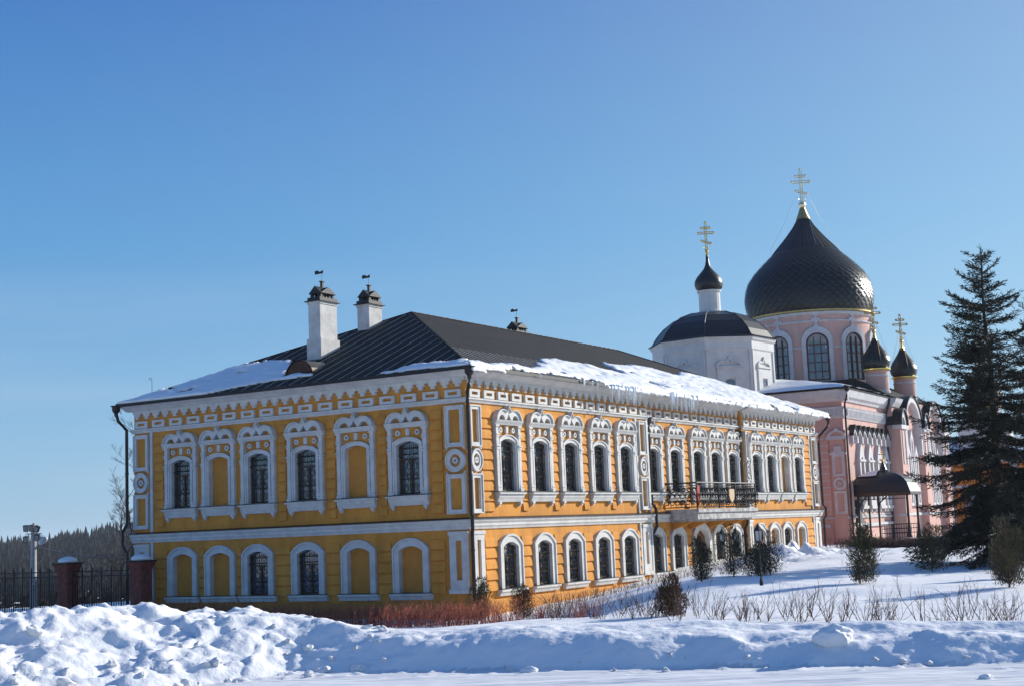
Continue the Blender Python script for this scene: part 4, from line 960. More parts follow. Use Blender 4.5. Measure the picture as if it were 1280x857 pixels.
porch = w.build('porch', DOME, ch, recalc=False)
w = MB(); w.ball((xm, ym, 5.52), .10); w.tube([(xm, ym, 5.5), (xm, ym, 6.1)], .03, 5); w.tube([(xm - .18, ym - .1, 5.88), (xm + .18, ym + .1, 5.88)], .025, 5); w.tube([(xm - .1, ym - .06, 6.0), (xm + .1, ym + .06, 6.0)], .02, 4); w.build('finial', GOLD, porch)
for x, y in ((PX, PY0), (PX, PY1), (.25, PY0), (.25, PY1), (1.4, PY0)):
    w = MB(); w.lathe([(.20, .5), (.20, 1.1), (.13, 1.3), (.10, 1.6), (.07, 2.0), (.07, 3.4), (.12, 3.55)] if x > 2 else [(.06, .5), (.06, 3.6)], (x, y, 0), 10); w.build('porch_post', IRON, porch)
w = MB()
for y in (PY0, PY1):
    for x0_, x1_ in ((1.5, PX),):
        for z in (1.35, 1.85, 1.6): w.tube([(x0_, y, z), (x1_, y, z)], .02, 4)
        k = x0_
        while k < x1_: w.tube([(k, y, .9), (k, y, 1.85)], .013, 4); k += .14
for z in (3.3, 3.5): w.tube([(.3, PY0, z), (PX, PY0, z)], .02, 4)
k = .3
while k < PX: w.tube([(k, PY0, 3.3), (k + .1, PY0, 3.4), (k, PY0, 3.5)], .012, 3); k += .15
for x in (.25, 1.4): w.tube([(x, PY0, 2.6), (x + .1, PY0, 3.1), (x + .45, PY0, 3.4), (x + .5, PY0, 3.5)], .04, 5)
w.build('porch_railing', IRON, porch)
w = MB(XB); w.box(1.25, 2.15, .0, .14, .7, 3.3); w.build('side_door', mat('dark_door', (.03, .035, .045), .5), ch)
w = MB(); 
V_ = []; F_ = []
for ia, a in enumerate(G):
    for b_ in G: V_.append((PX / 2 + a * (PX / 2 + .25), ym + b_ * ((PY1 - PY0) / 2 + .25), 3.70 + can(a, b_) + .06 * vnoise(np.array([a * 3]), np.array([b_ * 3]))[0]))
for a in range(0, 9):
    for b_ in range(3, 12 - abs(a - 5) // 2): F_.append((a * 21 + b_, (a + 1) * 21 + b_, (a + 1) * 21 + b_ + 1, a * 21 + b_ + 1))
w.add(V_, F_)
o = w.build('canopy_snow', SNOWR, None, recalc=False, smooth=True); o.location = P0; o.rotation_euler = (0, 0, TH); tag(o, 'small snow patch lying on the left of the black porch canopy', 'snow')
# snow on the church roof
def church_snow():
    e = .45
    n = 40; V_ = []; 
    S_ = np.arange(-13.1, .5, .22); T_ = np.arange(-.50, A0 - .1, .22)
    s_, t_ = np.meshgrid(S_, T_); hh = np.minimum.reduce([(t_ + e) * .26, (e - s_) * .19, (s_ + 13.15) * .19, np.full_like(s_, 1.3)])
    Z_ = 9.72 + hh + .20 * (1 - np.exp(-np.minimum(t_ + .55, .52 - s_) / .15)) * (.9 + .3 * fbm(s_ * .8, t_ * .8, 3, 5))
    V_ = np.stack([s_.ravel(), t_.ravel(), Z_.ravel()], 1); nS_ = len(S_); i_, j_ = np.meshgrid(np.arange(nS_ - 1), np.arange(len(T_) - 1)); a = (j_ * nS_ + i_).ravel()
    Fq = np.stack([a, a + 1, a + nS_ + 1, a + nS_], 1)
    o = np_mesh('roof_snow', V_, Fq, SNOWR, smooth=True); o.location = P0; o.rotation_euler = (0, 0, TH); tag(o, 'smooth snow blanket on the low church roof below the big drum', 'roof snow')
church_snow()
# ================================================================== WHITE CHAPEL (octagon)
cc = (-9.3, 41.9, 0)
cp = empty('chapel', cc, R_(-5.7)); tag(cp, 'white octagonal chapel with dark faceted dome and small onion behind the mansion roof', 'chapel')
def octo(w, rs):     # rs: (r,z) with r the inradius
    P = []; F_ = []
    for r, z in rs:
        R2 = r / math.cos(math.pi / 8)
        for k in range(8): a = math.pi / 8 + k * math.pi / 4; P.append((R2 * math.cos(a), R2 * math.sin(a), z))
    for j_ in range(len(rs) - 1):
        for k in range(8): F_.append((j_ * 8 + k, j_ * 8 + (k + 1) % 8, (j_ + 1) * 8 + (k + 1) % 8, (j_ + 1) * 8 + k))
    F_ += [tuple(range(8)), tuple(range((len(rs) - 1) * 8, len(rs) * 8))]
    w.add(P, F_)
RI = 3.38
w = MB(); octo(w, [(RI, .5), (RI, 12.4)])
w.build('wall', PLS, cp)
w = MB(); octo(w, [(RI - .01, 12.35), (RI + .06, 12.45), (RI + .06, 12.9), (RI + .16, 13.0), (RI + .2, 13.15), (RI - .2, 13.18)]); w.build('cornice', PLS, cp)
w = MB()
def face_xf(k):
    a = k * math.pi / 4; n_ = (math.cos(a), math.sin(a)); t_ = (-n_[1], n_[0])
    return lambda u, d, z: (n_[0] * (RI + d) + t_[0] * u, n_[1] * (RI + d) + t_[1] * u, z)
cwin = []
for k in range(8):
    w.xf = face_xf(k)
    for s in (-1, 1): w.box(s * 1.30 - .07, s * 1.30 + .07, 0, .06, 8, 12.4)
    w.strip([(-.78, 9.2), (.78, 9.2), (.78, 11.35), (-.78, 11.35)], [(-.30, 9.2), (.30, 9.2), (.30, 10.75), (-.30, 10.75)], 0, .07, True)
    w.box(-.85, .85, 0, .14, 11.35, 11.45)
    o = arc(-.4, 11.45, .42, 180, 60, 7, .32) + [(0, 12.05)] + [(-a_, b_) for a_, b_ in arc(-.4, 11.45, .42, 180, 60, 7, .32)[::-1]]
    i_ = [(a_ * .78, 11.45 + (b_ - 11.45) * .68) for a_, b_ in o]; w.strip(o, i_, 0, .10)
w.build('window_trim', PLS, cp)
for k in range(8):
    w = MB(face_xf(k)); w.prism([(-.28, 9.3)] + arc(0, 10.5, .28, 180, 0, 8, .18) + [(.28, 9.3)], .005, .02); w.build('window', GLASS, cp)
w = MB(); octo(w, [(RI + .28, 13.18), (RI + .05, 13.3), (RI - .22, 13.75), (RI - .65, 14.25), (RI - 1.25, 14.7), (RI - 2.0, 14.98), (RI - 2.7, 15.08)])
for k in range(8):
    a = math.pi / 8 + k * math.pi / 4; w.tube([(r / math.cos(math.pi / 8) * math.cos(a), r / math.cos(math.pi / 8) * math.sin(a), z) for r, z in ((RI + .28, 13.18), (RI + .05, 13.3), (RI - .22, 13.75), (RI - .65, 14.25), (RI - 1.25, 14.7), (RI - 2.0, 14.98), (RI - 2.7, 15.08))], .035, 5)
w.build('dome_roof', DOME, cp, recalc=True)
w = MB(); w.lathe([(.78, 14.9), (.78, 15.15), (.66, 15.2), (.66, 16.3), (.74, 16.36), (.76, 16.46), (.6, 16.48)], (0, 0, 0), 20); w.build('lantern_drum', PLS, cp)
w = MB(); w.lathe([(.62, 16.47), (.80, 16.6), (.87, 16.85), (.84, 17.1), (.70, 17.35), (.48, 17.6), (.28, 17.82), (.16, 18.05), (.10, 18.35), (.07, 18.75)], (0, 0, 0), 24); od = w.build('onion_dome', DOME, cp, smooth=True)
cross('cross', (0, 0, 18.8), 1.75, od, GOLD, .12, None, math.atan2(RIGHT[1], RIGHT[0]) + R_(5.7))
# ================================================================== ORANGE GATE CHURCH behind the spruce
og = empty('gatehouse', (-1.2, 73.5, 0), R_(8)); tag(og, 'orange gatehouse with snowy roof, dark arch and black onion dome behind the big spruce', 'building')
w = MB(); w.box(-5.5, 7.5, 0, 8, .2, 6.3); w.build('wall', ORG, og)
w = MB(); w.box(-1.9, 1.9, 2, 5.8, 6.3, 9.3); w.build('tower_base', PLS, og)
w = MB(XA); w.prism([(-1.1, .3)] + arc(0, 2.8, 1.1, 180, 0, 12, 1.0) + [(1.1, .3)], .02, .06); w.build('gate', mat('dark_gate', (.012, .012, .012), .7), og)
w = MB(XA); w.strip([(-1.5, .3)] + arc(0, 2.9, 1.5, 180, 0, 12, 1.4) + [(1.5, .3)], [(-1.1, .3)] + arc(0, 2.8, 1.1, 180, 0, 12, 1.0) + [(1.1, .3)], 0, .2)
for u in (-5.4, -2.6, 2.2, 4.6, 7.0): w.box(u - .3, u + .3, 0, .18, .3, 6.3)
w.box(-5.6, 7.6, 0, .3, 6.0, 6.35); w.box(-5.5, 7.5, 0, .12, 4.2, 4.4); w.build('trim', PNT, og)
w = MB(); w.add([(-5.8, -.3, 6.35), (7.8, -.3, 6.35), (7.8, 8.3, 6.35), (-5.8, 8.3, 6.35), (-2.5, 3.8, 8.0), (4.5, 3.8, 8.0)], [(0, 1, 5, 4), (1, 2, 5), (2, 3, 4, 5), (3, 0, 4)]); w.build('roof', ROOF, og)
w = MB(); w.add([(-5.8, -.35, 6.45), (7.8, -.35, 6.45), (4.5, 3.8, 8.12), (-2.5, 3.8, 8.12)], [(0, 1, 2, 3)])
o = w.build('roof_snow', SNOWR, None); o.location = (-1.2, 73.5, 0); o.rotation_euler = (0, 0, R_(8)); tag(o, 'snow covering the gatehouse roof seen through the spruce branches', 'roof snow')
w = MB(); w.lathe([(1.25, 9.2), (1.25, 10.5)], (0, 3.9, 0), 20); w.build('drum', PLS, og)
w = MB(); w.lathe([(1.25, 10.45), (1.42, 10.5), (1.42, 10.62), (1.2, 10.65)], (0, 3.9, 0), 20); w.build('gilded_cornice', GOLD, og)
w = MB(); onion(w, (0, 3.9, 10.65), [(1.2, 0), (1.42, .3), (1.48, .75), (1.38, 1.25), (1.1, 1.7), (.75, 2.15), (.45, 2.6), (.22, 3.05)], 32, 14, .03); dm_ = w.build('onion_dome', DOME, og, recalc=False)
cross('cross', (0, 3.9, 13.9), 2.0, dm_, GOLD, .2, None, .5)

# ================================================================== FENCE, POSTS, FLOODLIGHTS
def brick_post(x, y, label):
    t = empty('fence_post', (x, y, 0)); tag(t, label, 'brick post')
    w = MB(); z0 = -.9
    w.box(-.27, .27, -.27, .27, z0, 1.45)
    for k, (e, z) in enumerate(((.285, 1.45), (.31, 1.535), (.34, 1.62), (.375, 1.705))): w.box(-e, e, -e, e, z, z + .085)
    w.build('shaft', BRICK, t)
    w = MB(); w.box(-.41, .41, -.41, .41, 1.79, 1.84); w.build('cap', FLASH, t)
    w = MB(); w.lathe([(.34, 0), (.36, .05), (.31, .13), (.20, .19), (.08, .22), (.01, .225)], (0, 0, 1.84), 18)
    w.v = [(max(-.36, min(.36, a * 1.05)), max(-.36, min(.36, b_ * 1.05)), c + .02 * random.random()) for a, b_, c in w.v]
    o = w.build('snow_mound', SNOWR, None, smooth=True); o.location = (x, y, 0); tag(o, 'rounded snow cap on ' + label, 'snow')
brick_post(-17.8, -.9, 'freestanding flared red brick fence post left of the mansion')
brick_post(-13.9, -.9, 'red brick fence post touching the mansion left corner')
brick_post(-22.7, -.9, 'far left red brick fence post at the photo edge')
def fence(x0_, x1_, label):
    f = empty('iron_fence', (x0_, -.9, 0)); tag(f, label, 'fence', 'iron fence panels between the brick posts')
    L_ = x1_ - x0_
    w = MB()
    for z in (1.50, 1.32, -.3): w.box(0, L_, -.02, .02, z - .02, z + .02)
    w.build('rails', IRON, f)
    w = MB(); n = int(L_ / .125)
    for k in range(n + 1):
        x = L_ * k / n
        if k % 4 == 0: w.box(x - .02, x + .02, -.021, .021, -.6, 1.62); w.lathe([(.03, 0), (.005, .1)], (x, 0, 1.62), 4)
        else: w.box(x - .011, x + .011, -.012, .012, -.6, 1.05 + (.1 if k % 4 == 2 else 0)); 
        if k % 4 == 1 and k + 2 <= n: w.tube([(x + .125 + .125 * math.cos(R_(a)), 0, 1.12 + .2 * math.sin(R_(a))) for a in range(0, 181, 30)], .012, 4)
    w.build('bars', IRON, f)
fence(-17.53, -14.17, 'black iron fence panel between two brick posts beside the mansion')
fence(-22.4, -18.07, 'black iron fence panel left of the freestanding brick post')
fence(-27.0, -23.2, 'black iron fence panel at the far left edge')
# floodlight mast
fm = empty('floodlight_mast', (-23.3, 2.1, 0)); tag(fm, 'pale concrete mast carrying a cluster of floodlights behind the fence', 'light mast')
w = MB(); w.tube([(0, 0, -2.5), (0, 0, 3.35)], .17, 10, r1=.11); w.build('mast', CONC, fm)
w = MB(); w.box(-.45, .5, -.025, .025, 3.03, 3.07); w.tube([(0, 0, 3.2), (0, 0, 3.5)], .05); w.build('crossbar', GREY, fm)
for x, z, tl in ((-.42, 3.36, 0), (.02, 3.36, 0), (.42, 3.30, .5), (-.42, 2.78, 0), (.45, 2.85, .2)):
    w = MB(); w.box(-.15, .15, -.10, .10, -.17, .17); w.box(-.17, .17, -.13, -.10, -.19, .19); w.tube([(0, .05, -.2), (0, .05, -.3)], .02)
    o = w.build('floodlight', IRON, fm); o.location = (x * .8, -.1, 3.05 + (z - 3.05) * .8); o.rotation_euler = (.25, tl, .4); o.scale = (.62, .62, .72)
    w = MB(); w.box(-.13, .13, -.145, -.13, -.15, .15); w.build('lens', GREY, o)
w = MB(); w.lathe([(.02, 0), (.11, .08), (.14, .25), (.12, .45), (.06, .55)], (0, 0, 0), 10); o = w.build('street_lamp_head', LAMPG, fm, smooth=True); o.location = (.42, -.1, 2.62); o.rotation_euler = (0, R_(65), 0)
w = MB(); w.tube([(0, 0, 2.3), (.25, 0, 2.55), (.5, -.1, 2.65)], .03); w.build('lamp_arm', GREY, fm)
w = MB(); w.tube([(-23.3 + 8.2 * t / 12, 2.1 + 2 * t / 12, 2.55 - 1.6 * (t / 12) * (1 - t / 12) * 1.0 - .45 * t / 12) for t in range(13)], .012, 4)
tag(w.build('cable', GREY), 'thin sagging cable running from the floodlight mast to the mansion', 'cable')

# ================================================================== PATH LAMPS
def path_lamp(x, y, h, double, label):
    t = empty('path_lamp', (x, y, gz(x, y) - .1)); tag(t, label, 'lamp post', 'black path lamps in the snowy yard')
    w = MB(); w.lathe([(.045, 0), (.045, .2), (.022, .27), (.018, h)], (0, 0, 0), 8)
    if double: w.tube([(-.22, 0, h - .1), (0, 0, h - .22), (.22, 0, h - .1)], .02, 5)
    w.build('pole', IRON, t)
    for dx in ((-.22, .22) if double else (0,)):
        w = MB(); z = h - .1 if double else h
        w.lathe([(.04, 0), (.07, .04), (.08, .06)], (dx, 0, z), 6); w.lathe([(.12, .29), (.10, .32), (.04, .40), (.01, .46)], (dx, 0, z), 6)
        for k in range(6): a = k * math.pi / 3; w.tube([(dx + .09 * math.cos(a), .09 * math.sin(a), z + .05), (dx + .105 * math.cos(a), .105 * math.sin(a), z + .30)], .010, 4)
        l_ = w.build('lantern', IRON, t)
        w = MB(); w.lathe([(.055, .06), (.09, .29)], (dx, 0, z), 6); w.build('glass', LAMPG, l_)
path_lamp(13.12, -7.97, 1.05, False, 'black single lantern path lamp in the snow right of the mansion door')
path_lamp(8.53, 1.06, 1.05, True, 'black double lantern path lamp between thujas by the mansion door')
# garden arch at the right edge
w = MB(); w.tube([(-.45, 0, -1.0), (-.45, 0, .9)] + [(-.45 * math.cos(R_(a)), 0, .9 + .5 * math.sin(R_(a))) for a in range(15, 180, 15)] + [(.45, 0, .9), (.45, 0, -1.0)], .03, 6)
w.tube([(-.45, 0, .9), (.45, 0, .9)], .03, 5); w.tube([(0, 0, .9), (0, 0, 1.4)], .015, 4); w.tube([(0, 0, .9), (-.3, 0, 1.25)], .015, 4); w.tube([(0, 0, .9), (.3, 0, 1.25)], .015, 4)
o = w.build('garden_arch', mat('galvanised', (.6, .6, .6), .4, metal=.5)); o.location = (15.6, 7.8, 1.2); o.rotation_euler = (0, 0, .55); tag(o, 'pale half round metal garden arch at the right edge behind thujas', 'garden arch')

# ================================================================== VEGETATION
def frames(d):
    d = d / np.linalg.norm(d, axis=1, keepdims=True); a = np.where(np.abs(d[:, 2:3]) > .9, np.array([[1., 0, 0]]), np.array([[0, 0, 1.]])); e1 = np.cross(d, a); e1 /= np.linalg.norm(e1, axis=1, keepdims=True); return d, e1, np.cross(d, e1)
def blades(P, D, L_, W_, spin=None):
    """quads: leaf blades from P along D"""
    n = len(P); d, e1, e2 = frames(D); a = rng.uniform(0, math.pi, n)[:, None] if spin is None else spin; s = e1 * np.cos(a) + e2 * np.sin(a)
    L_ = np.broadcast_to(L_, n)[:, None]; W_ = np.broadcast_to(W_, n)[:, None]
    V_ = np.stack([P, P + d * L_ * .5 + s * W_ * .5, P + d * L_, P + d * L_ * .5 - s * W_ * .5], 1).reshape(-1, 3); return V_, np.arange(n * 4).reshape(n, 4)
def spruce(name, x, y, H, spread, label, seed, zg=None):
    r_ = random.Random(seed); t = empty(name, (x, y, gz(x, y) if zg is None else zg)); tag(t, label, 'spruce tree', 'tall spruces on the right')
    w = MB(); n = 14
    w.tube([(.03 * math.sin(k), .03 * math.cos(k * 1.3), -.3 + (H + .3) * k / n) for k in range(n + 1)], .17, 8, r1=.012); w.build('trunk', BARK, t, smooth=True)
    br = MB(); P = []; D = []; W_ = []
    z = .55
    while z < H - .35:
        f = z / H; nb = 8 if f < .8 else 6
        for k in range(nb):
            if r_.random() < .08: continue
            a = r_.uniform(0, 6.283); L_ = spread * (1 - f) ** .72 * r_.choice((.3, .55, .75, .9, 1.0, 1.15)) * r_.uniform(.9, 1.08) + .15; z0_ = z; z = z + r_.uniform(-.2, .2)
            if f < .12: L_ *= .9
            el = -.30 + .75 * f + r_.uniform(-.2, .2); m = 8; pts = []; c = np.array([0, 0, z]); h = np.array([math.cos(a), math.sin(a), 0])
            for q_ in range(m + 1):
                pts.append(c.copy()); e = el - .35 * math.sin(math.pi * q_ / m) * (1 - f) + .55 * (q_ / m) ** 2; c = c + (h * math.cos(e) + np.array([0, 0, math.sin(e)])) * L_ / m
            br.tube([tuple(p) for p in pts], .022 * (1 - f * .6), 4, r1=.005)
            pts = np.array(pts); side = np.array([-h[1], h[0], 0])
            nt_ = max(4, int(L_ / .10))
            for q_ in range(nt_):
                s = .14 + .86 * q_ / nt_; p = np.array([np.interp(s * m, range(m + 1), pts[:, i_]) for i_ in range(3)]); tg = pts[min(m, int(s * m) + 1)] - pts[max(0, int(s * m))]; tg = tg / (np.linalg.norm(tg) + 1e-9)
                for sd_ in (-1, 1):
                    if r_.random() < .20: continue
                    tl = (.16 + .33 * L_ * (1 - s) * r_.uniform(.6, 1.2)) * (1 if s > .2 else .6)
                    tl = min(tl, .62); dr = tg * .75 + side * sd_ * r_.uniform(.6, 1.0) + np.array([0, 0, -.28 * r_.uniform(0, 1.6) * (1 - f)]); dr /= np.linalg.norm(dr)
                    st_ = max(2, int(tl / .05))
                    for g_ in range(st_):
                        pp = p + dr * tl * (g_ / st_) + np.array([0, 0, -.10 * (g_ / st_) ** 2 * (1 - f)])
                        for _ in range(2): P.append(pp); D.append(dr * 1.2 + np.array([r_.gauss(0, .55), r_.gauss(0, .55), r_.gauss(0, .45)])); W_.append(r_.uniform(.015, .028))
                P.append(p); D.append(tg + np.array([r_.gauss(0, .4), r_.gauss(0, .4), .3])); W_.append(.022)
            z = z0_
        z += .125 + .085 * f + r_.uniform(0, .04)
    # leader
    for k in range(60):
        zz = H - 1.1 + 1.1 * k / 60; P.append(np.array([0, 0, zz])); D.append(np.array([r_.gauss(0, .6), r_.gauss(0, .6), .8])); W_.append(.018)
    br.build('branches', BARK, t, recalc=False)
    V_, F_ = blades(np.array(P), np.array(D), rng.uniform(.09, .17, len(P)), np.array(W_) * 1.15); np_mesh('crown', V_, F_, NEED, t)
    return t
spruce('spruce_tree', 16.0, 3.2, 9.15, 2.85, 'tall dark spruce standing in front of the orange gatehouse', 5, .85)
spruce('spruce_tree', 16.6, 9.3, 8.8, 3.2, 'dark spruce cut by the right photo edge', 9, .85)

def thuja_mesh(seed, H, R0, brown):
    r = np.random.default_rng(seed); n = 6500
    f = r.uniform(.04, 1, n) ** .85; a = r.uniform(0, 6.283, n); lobe = 1 + .28 * np.sin(a * 3 + f * 7 + seed) + .25 * np.sin(a * 5 - f * 15 + seed)
    rad = R0 * (np.clip(np.sin(np.clip(f * .95 + .06, 0, 1) * math.pi), 0, 1) ** .45 * (1 - .45 * f)) * lobe * r.uniform(.25, 1.12, n) ** .6
    np_ = 7; pid = r.integers(0, np_, n); pa = r.uniform(0, 6.283, np_); pr = R0 * r.uniform(.15, .62, np_); ph = r.uniform(.62, 1.0, np_); ph[0] = 1; pr[0] = 0; pw = r.uniform(.42, .68, np_)
    off = (pr * 1.0)[pid] * (.35 + .65 * f); rad = rad * pw[pid]
    P = np.stack([rad * np.cos(a) + off * np.cos(pa[pid]), rad * np.sin(a) + off * np.sin(pa[pid]), f * H * ph[pid] + r.normal(0, .02, n)], 1); D = np.stack([np.cos(a) * .55, np.sin(a) * .55, np.full(n, 1.0)], 1) + r.normal(0, .35, (n, 3))
    return P, D
def thuja(x, y, H, R0, seed, label, sparse=1.0, name='thuja_shrub', cat='thuja shrub', m=None):
    t = empty(name, (x, y, gz(x, y) - .04)); tag(t, label, cat, 'young thujas planted in the snowy yard')
    w = MB(); w.tube([(0, 0, -.1), (.01, 0, H * .95)], .025, 5, r1=.005)
    r = random.Random(seed)
    for k in range(26): a = r.uniform(0, 6.28); z = H * r.uniform(.05, .8); q_ = R0 * r.uniform(.5, 1) * (1 - z / H * .6); w.tube([(0, 0, z), (q_ * .6 * math.cos(a), q_ * .6 * math.sin(a), z + .1 * H), (q_ * math.cos(a), q_ * math.sin(a), z + .22 * H)], .008, 3)
    w.build('stems', TWIG, t)
    R0 *= 1.4; P, D = thuja_mesh(seed, H, R0, 0); k = rng.random(len(P)) < sparse; P = P[k]; D = D[k]
    V_, F_ = blades(P, D, rng.uniform(.03, .10, len(P)), rng.uniform(.008, .02, len(P))); np_mesh('foliage', V_, F_, m or THUJ, t)
BRT = mat('brown_thuja_leaves', (0.13, 0.06, 0.03), .85, col2=(0.05, 0.04, 0.022), vscale=6)
thuja(.95, -1.1, 1.35, .36, 1, 'small thuja right at the mansion near corner downspout', .8)
thuja(2.7, -1.3, 1.05, .42, 2, 'rusty brown little thuja under the first sunlit window', .7, m=BRT)
thuja(15.06, -16.75, .72, .30, 3, 'low rusty thuja nearest the road bank, alone in the snow', .55, m=BRT)
thuja(9.87, -4.06, 1.20, .34, 4, 'brownish thuja in front of the mansion wooden door', .75)
thuja(10.0, -2.2, 1.45, .46, 5, 'twiggy thuja beside the double lantern lamp', .6)
thuja(11.0, -2.9, .95, .40, 15, 'broad thuja at the foot of the double lantern lamp', .55)
thuja(10.57, -.98, 1.25, .48, 6, 'reddish brown thuja right of the single lantern lamp', .62, m=BRT)
thuja(15.47, -8.13, 1.32, .36, 7, 'tall dense green thuja in front of the church porch', 1.0)
thuja(14.92, -.46, 1.30, .46, 8, 'dark wide thuja left of the big spruce', .9)
thuja(19.01, -9.79, 1.42, .44, 9, 'olive brown thuja at the right edge by the spruce trunk', .8)
thuja(18.2, -6.5, .9, .3, 10, 'small olive thuja half hidden at the right edge', .8)

# bare shrubs, a few shared meshes
def bare_shrub_mesh(seed, H, m, ncane=7):
    r = random.Random(seed); w = MB()
    def grow(p, d, L_, rad, lv):
        n = 3; pts = [p]
        for k in range(n):
            d = (d + Vector((r.gauss(0, .12), r.gauss(0, .12), r.gauss(.04, .05)))).normalized(); pts.append(pts[-1] + d * L_ / n)
        w.tube([tuple(q_) for q_ in pts], rad, 3, r1=rad * .45)
        if lv > 0:
            for k in range(r.choice((2, 3))):
                b_ = pts[r.choice((1, 2, 3))]; grow(b_, (d + Vector((r.gauss(0, .45), r.gauss(0, .45), .25))).normalized(), L_ * r.uniform(.45, .7), rad * .55, lv - 1)
    for k in range(ncane):
        a = r.uniform(0, 6.28); q_ = r.uniform(.15, .75); grow(Vector((r.gauss(0, .04), r.gauss(0, .04), -.08)), Vector((q_ * math.cos(a), q_ * math.sin(a), 1)).normalized(), H * r.uniform(.4, .75), .0075, 2)
    me_o = w.build('bare_shrub', m, recalc=False); return me_o
SH = [bare_shrub_mesh(s, H, TWIG, nc) for s, H, nc in ((1, .62, 4), (2, .72, 4), (3, .52, 5), (4, .85, 3), (5, .45, 4), (6, .66, 5), (7, .58, 3))]
SHR = [bare_shrub_mesh(s, H, REDTWIG, nc) for s, H, nc in ((11, .6, 9), (12, .7, 8), (13, .5, 9))]
usedm = set()
def shrub(pool, x, y, sc, label, group):
    tm = random.choice(pool)
    if tm.name in usedm: o = tm.copy(); COL.objects.link(o)
    else: usedm.add(tm.name); o = tm
    o.location = (x, y, gz(x, y)); o.rotation_euler = (0, 0, random.uniform(0, 6.28)); o.scale = (sc, sc, sc * random.uniform(.85, 1.15)); tag(o, label, 'bare shrub', group)
n_ = 74
for k in range(n_):
    f = k / (n_ - 1); x = 13.4 + (22.9 - 13.4) * f + random.gauss(0, .16); y = -17.9 + (-20.2 + 17.9) * f + random.gauss(0, .45) + 1.0 * (1 - f)
    shrub(SH, x, y, random.uniform(.75, 1.15), 'leafless grey brown shrub in the hedge row along the road bank at right', 'leafless grey brown shrubs in the row along the road bank')
n_ = 44
for k in range(n_):
    f = (k / (n_ - 1)) ** .9; x = 3.4 + (13.6 - 3.4) * f + random.gauss(0, .35); y = -3.2 + (-16.4 + 3.2) * f + random.gauss(0, .5)
    shrub(SHR if random.random() < .75 - .5 * f else SH, x, y, random.uniform(.7, 1.15), 'leafless reddish shrub in the row climbing from the mansion corner', 'leafless reddish shrubs between mansion corner and the right hedge row')
# dense red dogwood hedge in the shade of facade A
def hedge_twigs(name, pts, n, H, wid, m, label, kindcat, dens_leaf=0):
    P0_ = []; P1_ = []; r = np.random.default_rng(len(name) + n)
    seg = np.array(pts, float); k = r.uniform(0, len(seg) - 1, n); i_ = np.minimum(k.astype(int), len(seg) - 2); f = (k - i_)[:, None]
    base = seg[i_] * (1 - f) + seg[i_ + 1] * f + r.normal(0, wid, (n, 2)); z = terrain(base[:, 0], base[:, 1]) - .05
    Vs = []; Fs = []; c = 0
    A_ = np.column_stack([base, z]); lean = r.normal(0, .22, (n, 2)); hh = H * r.uniform(.55, 1.1, n)
    B_ = A_ + np.column_stack([lean * hh[:, None], hh])
    S0 = [A_]; S1 = [B_]; R0_ = [np.full(n, .010)]
    for q_ in range(3):
        fr_ = r.uniform(.35, .85, n)[:, None]; s = A_ + (B_ - A_) * fr_; e = s + np.column_stack([r.normal(0, .35, (n, 2)) * H * .4, r.uniform(.2, .5, n) * H * .7]); S0.append(s); S1.append(e); R0_.append(np.full(n, .006))
    a = np.concatenate(S0); b_ = np.concatenate(S1); rr = np.concatenate(R0_)[:, None]
    d, e1, e2 = frames(b_ - a); N = len(a)
    V_ = np.concatenate([a + e1 * rr, a - e1 * rr * .5 + e2 * rr * .87, a - e1 * rr * .5 - e2 * rr * .87, b_]); ix = np.arange(N)
    F_ = np.concatenate([np.stack([ix, ix + N, ix + 3 * N], 1), np.stack([ix + N, ix + 2 * N, ix + 3 * N], 1), np.stack([ix + 2 * N, ix, ix + 3 * N], 1)])
    o = np_mesh(name, V_, F_, m)
    tag(o, label, kindcat, kind='stuff'); return o
hedge_twigs('dogwood_hedge', [(-12.5, -2.0), (-8, -2.3), (-3, -2.6), (0, -2.9), (3.0, -3.4)], 1700, .80, .50, REDTWIG, 'dense red dogwood thicket along the shaded front of the mansion', 'hedge')
hedge_twigs('low_hedge', [(3.5, 27.5), (6.5, 27), (10, 26), (14, 24)], 6000, .50, .55, HEDGE, 'dense dark bare hedge in front of the church porch', 'hedge')
hedge_twigs('low_hedge', [(12.5, 17.5), (17, 18), (21, 19)], 4500, .55, .6, HEDGE, 'dark bare hedge below the gatehouse behind the spruce', 'hedge')
hedge_twigs('dry_weeds', [(1.2, 3), (1.3, 8), (1.5, 13)], 260, .45, .3, TWIG, 'thin dry stems poking from snow along the sunlit wall', 'dry weeds')
# snow lumps
def lump(x, y, r, hs, label, seed):
    bm = bmesh.new(); bmesh.ops.create_icosphere(bm, subdivisions=4, radius=1)
    for v_ in bm.verts:
        p = v_.co; nn = fbm(np.array([p.x * 1.6 + seed]), np.array([p.y * 1.6 + p.z * 1.3]), 4, seed)[0]; v_.co = p * (1 + .38 * nn); v_.co.z *= hs; v_.co *= r
        v_.co.x *= 1.35
    me = bpy.data.meshes.new('snow_lump'); bm.to_mesh(me); bm.free(); me.materials.append(SNOW); me.polygons.foreach_set('use_smooth', [True] * len(me.polygons))
    o = bpy.data.objects.new('snow_lump', me); COL.objects.link(o); o.location = (x, y, gz(x, y) + r * hs * .35); o.rotation_euler = (0, 0, .55); tag(o, label, 'snow lump')
lump(20.15, -23.35, .16, .75, 'big snow chunk lying on the road edge below the bank', 3)
lump(17.57, -21.04, .13, .6, 'small snow lump on top of the bank right of centre', 8)
lump(22.1, -24.6, .05, .7, 'tiny snow crumb on the road right of the big chunk', 12)
lump(17.1, -24.9, .07, .7, 'small snow crumb on the road left of the big chunk', 15)

